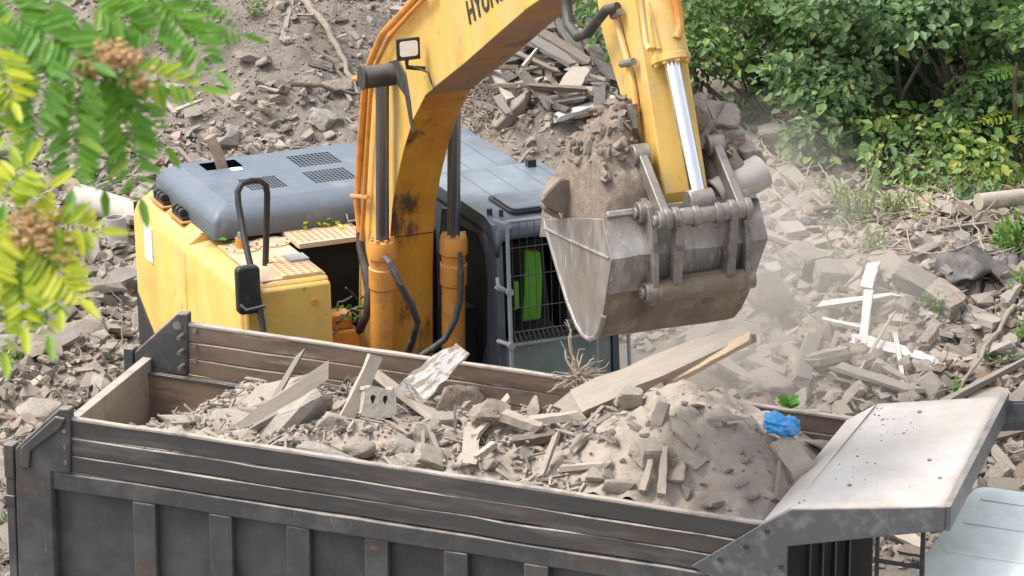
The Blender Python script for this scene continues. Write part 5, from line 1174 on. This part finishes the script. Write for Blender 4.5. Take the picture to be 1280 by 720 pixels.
lp2('rock', 'c_load', 430, 535, .9, (.24, .18, .16), (.2, .4, .3), 'dusty rounded lump left of and below the hollow block', 3)
lp2('rock', 'c_load', 528, 540, 1.0, (.22, .18, .16), (.5, .1, 1.3), 'dusty rounded lump right of and below the hollow block', 5)
lp2('rock', 'c_load', 720, 575, .8, (.24, .2, .12), (.1, .3, .3), 'dusty low lump at the foot of the load heap', 2)
# hollow block with two dark holes
mb = MB(); V0 = rrect(-.17, .17, -.15, .15, .05)
hb = MB(); V0 = [(x * (1 + .10 * math.sin(5 * i)) * (1 - .5 * z), z * (1 + .13 * math.sin(3.3 * i + 1))) for i, (x, z) in enumerate(V0)]
import mathutils.geometry as mg
hol = [[(cx + .024 * math.cos(2 * math.pi * k / 12) + .006 * math.sin(k), .03 + .046 * math.sin(2 * math.pi * k / 12)) for k in range(12)] for cx in (-.062, .062)]
allp = V0 + hol[0] + hol[1]; tri = mg.tessellate_polygon([[Vector((*p, 0)) for p in q] for q in (V0, *hol)]); n = len(allp)
hb.add([(p[0], -.12, p[1]) for p in allp] + [(p[0] * .95, .12, p[1] * .95) for p in allp], [tuple(t) for t in tri] + [tuple(n + i for i in t) for t in tri])
def wall_(s0, m_): hb.f.extend([(s0 + i, s0 + (i + 1) % m_, n + s0 + (i + 1) % m_, n + s0 + i) for i in range(m_)]); hb.m.extend([0] * m_)
wall_(0, len(V0)); wall_(len(V0), 12); wall_(len(V0) + 12, 12)
o = hb.build('hollow_block', M['c_pale'], bevel=.012, ang=60); o.location = tpix(470, 503, 1.25); o.rotation_euler = (-.35, .16, .25); o.scale = (.84, .84, .84); tag(o, 'pale hollow block with two dark holes facing the camera on the truck load', 'block')
# boards and sticks on the load
lb_(556, 515, 548, 478, .17, .14, 'w_dark', 'dark rotten stump below the white painted board', .0, .22)
lb_(588, 560, 572, 492, .20, .05, 'w_pale', 'dusty slab of wood standing in the middle of the load', .02, .36, .4)
lb_(585, 592, 590, 548, .14, .05, 'w_pale', 'short pale board below the standing slab', .04, .12)
lb_(590, 563, 640, 522, .05, .04, 'w_pale', 'pale stick crossing in front of the standing slab', .1, .2)
lb_(622, 540, 678, 556, .11, .07, 'w_pale', 'pale broken timber end in the middle of the load', .14, .14)
lb_(652, 545, 735, 540, .12, .06, 'w_pale', 'pale timber under the foot of the long beam', .12, .14)
lb_(640, 560, 705, 550, .12, .06, 'w_dark', 'dark brown timber below the pale ones', .04, .06)
lb_(675, 610, 697, 570, .05, .04, 'w_pale', 'pointed pale stake near the near side board', .04, .22)
lb_(693, 597, 765, 592, .06, .04, 'w_pale', 'pale batten lying along the near side board', .06, .06)
lb_(800, 632, 814, 595, .06, .05, 'w_pale', 'pale stick standing below the cube shaped brick', .04, .14)
lb_(826, 634, 832, 580, .07, .04, 'w_pale', 'upright pale splint right of the cube shaped brick', .04, .16)
lb_(595, 582, 620, 568, .06, .05, 'w_pale', 'short square peg near the near side board', .05, .1)
lb_(550, 580, 535, 548, .04, .03, 'w_grey', 'thin grey stick leaning left of the square peg', .05, .1)
lb_(588, 608, 680, 612, .06, .04, 'w_grey', 'grey batten half buried at the near side board', .03, .03)
lb_(968, 634, 975, 590, .03, .02, 'w_grey', 'thin stick left of the canopy edge', .03, .1)
lb_(850, 535, 872, 570, .06, .05, 'w_grey', 'grey lath sunk in the heap slope', .06, .04)
def tpix(px, py, w):
    o = TF.loc(CAMP); d = TF.A @ ray(px, py); t = (w - o[1]) / d[1]; return TF.world(o + d * t)
def lb2(x0, y0, w0, x1, y1, w1, w, t, mk, label, roll=0, name='board'):
    return plank_between(tpix(x0, y0, w0), tpix(x1, y1, w1), w, t, mk, label, 'wood on the truck load', roll, name, 'board')
lb2(418, 552, .75, 474, 436, 1.7, .13, .04, 'w_pale', 'pale splintered board standing steeply left of the hollow block', 1.0)
lb2(268, 556, .55, 420, 458, 1.5, .13, .05, 'w_pale', 'long pale split board lying across the left lumps', 1.0)
lb2(335, 515, 1.0, 378, 437, 1.9, .05, .03, 'w_grey', 'thin grey stick crossing the long split board')
lb2(300, 545, .7, 395, 490, 1.2, .06, .04, 'w_grey', 'short grey splinter under the long split board')
lb2(508, 497, 1.45, 580, 437, 2.25, .25, .08, 'w_peel', 'wide board with peeling white paint rising over the far side board', .7)
# long beam sloping up over the far side
A = on_load(690, 530, .06); Bt = TF.world((5.0, 2.55, 3.62))
px_, py_ = project(Bt)
Bt = tpix(946, 413, 2.7)
bm_ = plank_between(A, Bt, .27, .09, 'w_pale', 'long thick dusty beam leaning out of the load over the far side board', 'wood on the truck load', .35, 'beam', 'beam')
A2 = tpix(828, 480, 1.95); B2 = tpix(946, 420, 2.58)
plank_between(A2, B2, .09, .05, 'w_fresh', 'freshly split tan splinter along the underside of the long beam', 'wood on the truck load', .2, 'splinter', 'board')
A3 = tpix(700, 520, 1.6); B3 = tpix(780, 487, 1.9); plank_between(A3, B3, .12, .05, 'w_pale', 'pale board lying beside the lower end of the long beam', 'wood on the truck load', .2)
# blue bag
mb = MB(); 
bmx = bmesh.new(); bmesh.ops.create_icosphere(bmx, subdivisions=4, radius=1)
for v in bmx.verts:
    q = v.co.copy(); rr = 1 + .30 * float(fbm(q.x * 1.9, q.y * 1.9, q.z * 1.9, 2)) - .42 * abs(float(vnoise(q.x * 3.4, q.y * 3.4, q.z * 3.4))) + .16 * abs(float(vnoise(q.x * 8, q.y * 8, q.z * 8))); v.co = Vector((q.x * .155 * rr, q.y * .12 * rr, q.z * .085 * rr))
me = bpy.data.meshes.new('plastic_bag'); bmx.to_mesh(me); bmx.free(); me.materials.append(M['bag']); me.polygons.foreach_set('use_smooth', [True] * len(me.polygons))
o = bpy.data.objects.new('plastic_bag', me); COL.objects.link(o); o.location = on_load(977, 552, .13); o.rotation_euler = (.1, .2, -.3); tag(o, 'crumpled bright blue plastic bag on the right end of the load', 'bag')
c0 = on_load(985, 535, .18); Ls = []
for i in range(16):
    a = R.uniform(0, 6.28); Ls.append((c0 + np.array([0, 0, R.uniform(-.03, .03)]), (math.cos(a), math.sin(a) * .6, R.uniform(.2, .8)), (R.gauss(0, .3), -.6, 1), R.uniform(.08, .13), R.uniform(.05, .07), R.uniform(.3, .6)))
tag(leaf_obj('leaf_sprig', Ls, 'leaf_fg', None, c0), 'fresh green leaf sprig sticking up behind the blue bag', 'sprig')
# root stump with hanging roots below the bucket
c0 = tpix(722, 470, 1.9); mb = MB()
for k in range(60):
    a = R.uniform(0, 6.28); L = R.uniform(.08, .28)
    mb.tube([q - Vector(c0) for q in wiggle(c0, c0 + np.array([math.cos(a) * L, math.sin(a) * L * .6, R.uniform(-.12, .12)]), 6, .018, R)], [.008, .007, .006, .006, .005, .004, .003], 5)
for (x, y) in ((712, 405), (742, 455), (705, 430), (722, 420), (760, 470), (700, 410)):
    e_ = tpix(x, y, 1.95); mb.tube([q - Vector(c0) for q in wiggle(c0, e_, 8, .015, R)], [.016, .015, .013, .012, .01, .009, .008, .006, .004], 6)
o = mb.build('root_bundle', M['root']); o.location = c0; tag(o, 'tangled bundle of pale roots standing up at the far side board under the bucket', 'roots')
for k in range(110):
    px, py = R.uniform(300, 960), R.uniform(500, 640)
    if py > 555 + (px - 400) * .17: continue
    s = .045 + .09 * R.random() ** 1.8; kd = R.choice(['rock', 'rock', 'brick']); mk = R.choice(['c_load', 'c_load', 'c_pale', 'c_load', 'b_brown'])
    sidew = 'left' if px < 600 else 'middle' if px < 760 else 'right'
    lp(kd, mk, px, py, (s, s * R.uniform(.7, 1.2), s * R.uniform(.6, 1)), (R.gauss(0, .5), R.gauss(0, .5), R.uniform(0, 6)), f"{'small' if s < .09 else 'medium'} {TONE[mk]} {'stone' if kd == 'rock' else 'brick fragment'} on the {sidew} part of the truck load {'near the far board' if py < 540 else 'near the near board'}")
def load_sticks():
    n = 620; l = rng.uniform(.3, 4.4, n); w = rng.uniform(.25, 2.1, n); P = np.array([TF.world((a, b, float(load_h(a, b)) + .03)) for a, b in zip(l, w)])
    L = np.minimum(.07 * np.exp(rng.normal(0, .5, n)), .25); S = np.stack([L, .006 + .012 * rng.random(n), .005 + .006 * rng.random(n)], -1)
    tag(scatter('load_splinters', P, S, T_PLANK, rng.integers(0, 6, n), tints(n, 0, .2) * 1.1, M['rubble'], tilt=.9), 'small splinters strewn on the truck load', kind='stuff')
load_sticks()

#%%PLANTS
# ------------------------------------------------------------------ shrubs
def rand_dir(down=.2):
    v = Vector((R.gauss(0, 1), R.gauss(0, 1), R.gauss(0, 1) - down)); return v.normalized()
def shrub(px, py, W, Hh, D, n, mk, label, tintc=.35, lsize=.1, name='shrub', group=None, clus=26, z0=0, cat='shrub'):
    """a bush of stems and leaf sprays standing on the ground"""
    base = on_ground(px, py); E = empty(name, loc=base); tag(E, label, cat, group)
    mb = MB(); Ls = []; tips = []
    for k in range(clus):
        a = R.uniform(0, 6.28); rr = math.sqrt(R.random()); tx, ty, tz = W * .5 * rr * math.cos(a), D * .5 * rr * math.sin(a), z0 + (Hh - z0) * (R.random() ** .8) * (1 - .35 * rr)
        tips.append((Vector((tx, ty, max(tz, .15))), R.uniform(.6, 1.3)))
    for (t, s) in tips[:12]:
        mb.tube(wiggle((R.gauss(0, .08 * W), R.gauss(0, .08), -.1), t, 8, .03, R), [.035 * (1 - .1 * i) for i in range(9)], 6)
    tt = R.random()
    for i in range(int(n * 1.2)):
        t, s = R.choice(tips); g_ = Vector((R.gauss(0, 1), R.gauss(0, 1), R.gauss(0, 1))).normalized() * (R.random() ** .5) * .36 * s
        p = t + Vector((g_.x * 1.2, g_.y, g_.z * .8)); 
        if p.z < .02: continue
        d = (Vector((g_.x, g_.y, 0)).normalized() * .8 + rand_dir(.6) * .7).normalized(); nr = Vector((R.gauss(0, .45), R.gauss(0, .45) - .35, 1)).normalized()
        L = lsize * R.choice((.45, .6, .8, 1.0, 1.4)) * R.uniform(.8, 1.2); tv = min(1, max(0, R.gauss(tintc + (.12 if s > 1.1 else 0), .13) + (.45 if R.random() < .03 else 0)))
        Ls.append((p, d, nr, L, L * R.uniform(.5, .75), tv))
    mb.build('stems', M['bark'], E); leaf_obj('foliage', Ls, mk, E)
    return E
shrub(900, 150, 3.2, 2.6, 1.8, 3600, 'leaf', 'dark green shrub with yellow tips right behind the excavator stick', .30, .095)
shrub(1010, 165, 2.6, 3.2, 1.6, 3600, 'leaf', 'dense dark shrub with hanging sprays above the flat mossy stone', .36, .10)
shrub(1100, 175, 2.4, 3.0, 1.6, 3600, 'leaf_blue', 'blue green shrub in the middle of the bush line', .42, .10)
shrub(1200, 185, 2.6, 3.2, 1.8, 3800, 'leaf_blue', 'broad shrub with larger cool green leaves at the right of the bush line', .40, .11)
shrub(1290, 195, 2.2, 3.4, 1.6, 2600, 'leaf', 'shrub cut by the right edge of the picture', .36, .10)
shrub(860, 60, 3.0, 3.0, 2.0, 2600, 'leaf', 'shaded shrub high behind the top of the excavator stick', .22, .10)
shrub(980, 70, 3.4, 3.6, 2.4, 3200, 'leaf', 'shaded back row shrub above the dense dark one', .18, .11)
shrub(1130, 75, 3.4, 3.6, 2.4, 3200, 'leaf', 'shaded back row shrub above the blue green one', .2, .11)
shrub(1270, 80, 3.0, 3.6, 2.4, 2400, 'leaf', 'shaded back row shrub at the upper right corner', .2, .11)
shrub(1060, 205, 1.3, .8, .9, 500, 'leaf_blue', 'low bush with broad leaves at the foot of the bush line', .5, .13)
shrub(1150, 222, 1.5, .7, .9, 560, 'leaf', 'low leafy growth spilling onto the rubble', .5, .10)
shrub(1230, 225, 1.3, .9, .9, 560, 'leaf', 'low bush with a few yellow leaves at the right edge', .6, .11)
def weed(px, py, W, H_, n, label, mk='weed', ls=.06, t=.5):
    base = on_ground(px, py); E = empty('weed', loc=base); tag(E, label, 'weed'); Ls = []; mb = MB()
    for k in range(max(4, n // 22)):
        a = R.uniform(0, 6.28); q = Vector((math.cos(a) * W * .5 * R.random(), math.sin(a) * W * .5 * R.random(), 0)); tip = q * 1.4 + Vector((R.gauss(0, .05), R.gauss(0, .05), H_ * R.uniform(.5, 1.1)))
        pts_ = wiggle(q, tip, 5, .012, R); mb.tube(pts_, [.007] * 6, 5)
        for j in range(22):
            p = pts_[R.randrange(1, 6)]; Ls.append((p + Vector((R.gauss(0, .03), R.gauss(0, .03), R.gauss(0, .03))), rand_dir(-.1), (R.gauss(0, .5), R.gauss(0, .5) - .3, 1), ls * R.uniform(.6, 1.3), ls * R.uniform(.35, .6), min(1, max(0, R.gauss(t, .18)))))
    mb.build('stem', M['twig'], E); leaf_obj('foliage', Ls, mk, E)
for k_, (x_, y_, w_, n_) in enumerate(((1110, 190, 1.0, 420), (1180, 205, 1.1, 460), (1240, 245, .8, 300), (1130, 240, .7, 240), (1040, 150, .9, 360), (950, 140, .8, 300))):
    shrub(x_, y_, w_, .55, .8, n_, 'leaf_blue' if k_ % 2 else 'leaf', ['trailing growth spilling down left of the broad cool green shrub', 'trailing growth at the foot of the broad cool green shrub', 'loose leafy sprays above the log at the right edge', 'loose green sprays hanging over the tallest weed', 'hanging sprays above the flat mossy stone', 'yellow tipped sprays hanging behind the bucket bricks'][k_], .62, .10, clus=12)
weed(1085, 285, .7, .5, 420, 'tall yellow green weed growing in the rubble below the bushes')
weed(1075, 322, .45, .35, 200, 'yellow green weed below the tallest one')
weed(1140, 270, .6, .35, 220, 'yellowing weed right of the tallest one', t=.7)
weed(1088, 352, .3, .2, 100, 'small pale weed above the white boards', t=.3)
weed(1262, 330, .5, .5, 260, 'bright green grassy plant at the right edge', 'leaf_fg', .09, .4)
weed(1275, 425, .3, .2, 80, 'small green weed at the right edge', 'leaf_fg', .06, .5)
weed(1215, 262, .8, .3, 260, 'straggling green growth left of the short log', 'leaf_blue', .08, .5)
weed(1268, 300, .6, .35, 240, 'straggling dark green growth at the right edge beside the dark sheet', 'leaf', .08, .5)
weed(1274, 372, .4, .3, 160, 'narrow leaved green plant below the dark sheet', 'leaf', .08, .55)
weed(1060, 262, .7, .3, 240, 'low yellow green growth left of the tallest weed', 'weed', .06, .5)
weed(1190, 492, .2, .12, 60, 'small green sprout right of the canopy corner', 'leaf_fg', .06, .5)
weed(1262, 460, .4, .12, 80, 'low grass tuft at the right edge', 'weed', .07, .2)
weed(1170, 388, .25, .15, 60, 'small green sprout among the masonry blocks', 'leaf_fg', .05, .3)
weed(15, 455, .2, .12, 50, 'small green sprout at the left edge', 'leaf_fg', .06, .3)
weed(12, 668, .25, .15, 60, 'grey green grass tuft left of the truck tail', 'weed', .08, .1)
weed(320, 18, .25, .12, 60, 'tiny green weed at the top of the bare slope', 'weed', .06, .4)
weed(637, 118, .2, .12, 40, 'green sprout above the stained boulder', 'weed', .05, .6)
weed(700, 35, .4, .3, 120, 'yellow green weed on top of the board heap', 'leaf', .08, .75)
weed(1218, 208, .3, .3, 80, 'small plant with yellow leaves at the foot of the bushes', 'leaf_fg', .08, .6)
# young tree at the right edge
bs_ = on_ground(1268, 235); E_ = empty('young_tree', loc=bs_); tag(E_, 'slim young tree with feathery leaves at the right edge', 'tree'); mb = MB()
mb.tube(wiggle((0, 0, -.1), (.02, -.05, 1.5), 8, .012, R), [.045 * (1 - .07 * i) for i in range(9)], 8); mb.build('trunk', M['bark'], E_); Ls = []
def pinnate(Ls, a, b, npair, L, W, t, nr, droop=.25, sd=.12):
    a, b = Vector(a), Vector(b); d = (b - a).normalized(); s = Vector(nr).cross(d).normalized()
    for i in range(npair):
        u_ = (i + .6) / npair; c = a.lerp(b, u_) + Vector((0, 0, -droop * u_ * u_ * (b - a).length)); sz = math.sin(math.pi * (u_ * .82 + .15)) ** .6
        for sg in (-1, 1):
            dd = (s * sg + d * .45 + Vector((0, 0, -.25)) + Vector((R.gauss(0, sd), R.gauss(0, sd), R.gauss(0, sd)))).normalized()
            Ls.append((c, dd, Vector(nr) + Vector((R.gauss(0, .2), R.gauss(0, .2), 0)), L * sz * R.uniform(.85, 1.15), W * sz, min(1, max(0, R.gauss(t, .1)))))
    Ls.append((b + Vector((0, 0, -droop * (b - a).length)), d, nr, L, W, t))
for k in range(11):
    a = R.uniform(0, 6.28); z = R.uniform(.7, 1.5); pinnate(Ls, (0, 0, z), (math.cos(a) * .5, math.sin(a) * .5, z + R.uniform(-.1, .2)), 9, .14, .04, R.choice([.35, .5, .9]), (0, -.3, 1))
leaf_obj('foliage', Ls, 'leaf_fg', E_)

# ------------------------------------------------------------------ near tree, branches hang into the picture at the left
def at_dist(px, py, t): return CAMP + ray(px, py) * t
NT = empty('tree_near_camera', loc=(-2.6, 9.0, float(terrain(-2.6, 9.0)))); NT.name = 'overhanging_tree'
tag(NT, 'feathery leaved tree hanging its branches into the picture at the left, out of focus', 'tree')
NB = np.array(NT.location)
def nb(p): return Vector(np.array(p) - NB)
mb = MB().tube([(0, 0, -.2), (-.1, .1, 5), (0, .3, 10), (.15, .4, 14), (.2, .5, 16.2)], [.22, .19, .14, .09, .06], 12)
mb.build('trunk', M['bark'], NT)
mb = MB()
TRK = NB + np.array([.2, .5, 15.2]); 
B1 = at_dist(-60, 20, 9.2); Bm = at_dist(60, 75, 9.2); B1e = at_dist(140, 90, 9.2)
B2 = at_dist(-50, 300, 8.8); B2e = at_dist(45, 300, 8.8); B3 = at_dist(-40, -40, 9.5); B3e = at_dist(220, 25, 9.6)
for q in ([TRK, B1, Bm, B1e], [TRK + np.array([0, 0, -1]), B2, B2e], [TRK + np.array([0, 0, .6]), B3, at_dist(90, -20, 9.5), B3e]):
    mb.tube([nb(p) for p in q], [.03, .012, .008, .005][:len(q)], 8)
mb.build('branch', M['bark'], NT)
Ls = []
def frond(x0, y0, x1, y1, t0, t1, npair, L, W, tint, nr=(0, -.55, .8)):
    npair = int(npair * 1.3); L *= .80; W *= .92; tint = min(1, tint + .04)
    pinnate(Ls, nb(at_dist(x0, y0, t0)), nb(at_dist(x1, y1, t1)), npair, L, W, tint, nr, .06)
# px size of a leaflet 40 px at 9 m = .062 m
for a in [(140, 85, 175, 235, 9.2, 9.1, 13, .095, .022, .45), (100, 90, 90, 225, 9.1, 9.0, 12, .095, .022, .40), (150, 90, 245, 105, 9.2, 9.2, 8, .09, .022, .62), (60, 60, -20, 55, 9.2, 9.1, 10, .10, .024, .45),
          (120, 85, 130, 225, 9.2, 9.3, 13, .09, .022, .3), (60, 70, 40, 160, 9.1, 9.0, 10, .09, .022, .35), (100, 20, 90, 95, 9.3, 9.2, 9, .10, .024, .5), (60, -10, 60, 60, 9.3, 9.2, 9, .10, .024, .4),
          (200, 0, 268, 80, 9.5, 9.4, 10, .09, .022, .42), (180, -10, 300, 35, 9.5, 9.6, 12, .085, .022, .38), (150, -20, 155, 45, 9.5, 9.4, 8, .09, .022, .5), (20, 20, 110, 70, 9.2, 9.1, 9, .10, .024, .35),
          (-10, 60, 15, 120, 9.1, 9.0, 8, .09, .02, .98), (20, 70, 5, 240, 9.1, 9.0, 10, .09, .022, .5), (0, -10, 40, 40, 9.3, 9.2, 8, .11, .026, .55), (-20, 110, 12, 175, 9.1, 9.0, 7, .09, .022, .75),
          (140, 80, 205, 175, 9.2, 9.3, 10, .08, .02, .5), (120, 10, 190, 40, 9.4, 9.4, 8, .1, .022, .45)]: frond(*a)
for a in [(30, 290, 100, 365, 8.8, 8.7, 9, .085, .022, .9), (20, 290, 30, 400, 8.8, 8.7, 10, .085, .024, .85), (50, 280, 120, 285, 8.8, 8.8, 8, .085, .022, .82), (0, 270, -20, 360, 8.8, 8.7, 9, .085, .022, .95),
          (20, 265, 60, 235, 8.8, 8.8, 7, .085, .022, .9), (-10, 300, 5, 430, 8.8, 8.7, 10, .08, .022, .7), (40, 300, 60, 410, 8.8, 8.7, 8, .08, .022, .6), (0, 250, 30, 205, 8.8, 8.8, 6, .085, .022, .8), (70, 310, 75, 380, 8.8, 8.7, 6, .08, .022, .8)]: frond(*a)
leaf_obj('foliage', [(c, d, n_, L, W, t) for (c, d, n_, L, W, t) in Ls], 'leaf_fg', NT)
sv, sf_, stt, bcnt = [], [], [], 0
def seeds(cx, cy, t, sx, sy, n):
    global bcnt; bcnt = 0; sv, sf_ = [], []
    for k in range(n):
        c = at_dist(cx + R.gauss(0, sx), cy + R.gauss(0, sy), t + R.gauss(0, .03)); V, Fc = T_ROCK[R.randrange(10)]; s = R.uniform(.005, .010); 
        W = V * np.array([s, s, s]) + np.array(nb(c)); sv.append(W); sf_.append(Fc + bcnt); bcnt += len(V)
    fast_mesh('seed_cluster', np.concatenate(sv), np.concatenate(sf_), M['seed'], None, False, NT)['kind'] = 'stuff'
seeds(142, 72, 9.15, 15, 9, 230); seeds(105, 85, 9.15, 12, 6, 60); seeds(175, 100, 9.15, 8, 8, 40); seeds(40, 290, 8.78, 16, 17, 170); seeds(85, 320, 8.78, 8, 14, 40)
# litter on the slope
mb = MB(); c0 = on_ground(185, 62, .05)
for k in range(5):
    a = Vector((R.gauss(0, .1), R.gauss(0, .1), R.gauss(.05, .05))); b = a + Vector((R.uniform(-.15, .15), R.uniform(-.05, .05), R.uniform(.08, .2))); mb.add([a, a + Vector((.12, 0, .02)), b + Vector((.12, .03, 0)), b], [(0, 1, 2, 3)])
o = mb.build('plastic_scrap', M['w_white']); o.location = c0; s_ = o.modifiers.new('solid', 'SOLIDIFY'); s_.thickness = .006; tag(o, 'crumpled white plastic scrap on the slope behind the hanging leaves', 'scrap')

#%%DUST
# ------------------------------------------------------------------ dust cloud
USE_DUST = True
def dust_cloud():
    bmx = bmesh.new(); bmesh.ops.create_icosphere(bmx, subdivisions=4, radius=1)
    for v in bmx.verts: v.co = Vector((v.co.x * 2.3, v.co.y * 3.6, v.co.z * 1.9))
    me = bpy.data.meshes.new('dust_cloud'); bmx.to_mesh(me); bmx.free()
    o = bpy.data.objects.new('dust_cloud', me); COL.objects.link(o); o.location = (2.0, 41.4, 1.7)
    m = bpy.data.materials.new('dust in the air'); m.use_nodes = True; nt = m.node_tree; N = nt.nodes; L = nt.links
    N.remove(N['Principled BSDF']); pv = N.new('ShaderNodeVolumePrincipled'); pv.inputs['Color'].default_value = (.74, .68, .61, 1); pv.inputs['Anisotropy'].default_value = .1
    tc = N.new('ShaderNodeTexCoord'); mp = N.new('ShaderNodeMapping'); mp.inputs['Scale'].default_value = (1 / 2.3, 1 / 3.6, 1 / 1.9)
    L.new(tc.outputs['Object'], mp.inputs['Vector']); ln = N.new('ShaderNodeVectorMath'); ln.operation = 'LENGTH'; L.new(mp.outputs[0], ln.inputs[0])
    mr = N.new('ShaderNodeMapRange'); mr.inputs['From Min'].default_value = 1.0; mr.inputs['From Max'].default_value = .15; L.new(ln.outputs['Value'], mr.inputs['Value'])
    nz = N.new('ShaderNodeTexNoise'); nz.inputs['Scale'].default_value = .8; nz.inputs['Detail'].default_value = 3; L.new(tc.outputs['Object'], nz.inputs['Vector'])
    m2 = N.new('ShaderNodeMapRange'); m2.inputs['From Min'].default_value = .42; m2.inputs['From Max'].default_value = .68; L.new(nz.outputs['Fac'], m2.inputs['Value'])
    mu = N.new('ShaderNodeMath'); mu.operation = 'MULTIPLY'; L.new(mr.outputs[0], mu.inputs[0]); L.new(m2.outputs[0], mu.inputs[1])
    m3 = N.new('ShaderNodeMath'); m3.operation = 'MULTIPLY'; m3.inputs[1].default_value = .72; L.new(mu.outputs[0], m3.inputs[0]); L.new(m3.outputs[0], pv.inputs['Density'])
    L.new(pv.outputs[0], N['Material Output'].inputs['Volume']); me.materials.append(m)
    tag(o, 'pale dust cloud drifting over the rubble right of the bucket', kind='stuff')
if USE_DUST: dust_cloud()

# ------------------------------------------------------------------ light
w = bpy.data.worlds.new('World'); SC.world = w; w.use_nodes = True; nt = w.node_tree
sky = nt.nodes.new('ShaderNodeTexSky'); sky.sky_type = 'NISHITA'; sky.sun_disc = False
el, az = rad(60), rad(-88)   # azimuth measured from +y towards +x
sky.sun_elevation = el; sky.sun_rotation = az; sky.air_density = 1.6; sky.dust_density = 4; sky.ozone_density = 1
hs = nt.nodes.new('ShaderNodeHueSaturation'); hs.inputs['Saturation'].default_value = .35; nt.links.new(sky.outputs[0], hs.inputs['Color']); nt.links.new(hs.outputs[0], nt.nodes['Background'].inputs[0]); nt.nodes['Background'].inputs[1].default_value = .15
sl = bpy.data.lights.new('sun', 'SUN'); so = bpy.data.objects.new('sun', sl); COL.objects.link(so); sl.energy = 1.6; sl.angle = rad(20); sl.color = (1, .95, .88)
dv = Vector((math.sin(az) * math.cos(el), math.cos(az) * math.cos(el), math.sin(el)))
so.rotation_euler = dv.to_track_quat('Z', 'Y').to_euler()
SC.view_settings.view_transform = 'Standard'; SC.view_settings.look = 'None'; SC.view_settings.exposure = 1.0; SC.view_settings.gamma = 1
SC.cycles.max_bounces = 6; SC.cycles.volume_bounces = 1; SC.cycles.volume_step_rate = 2
SC.cycles.use_adaptive_sampling = True
SC.cycles.use_denoising = True
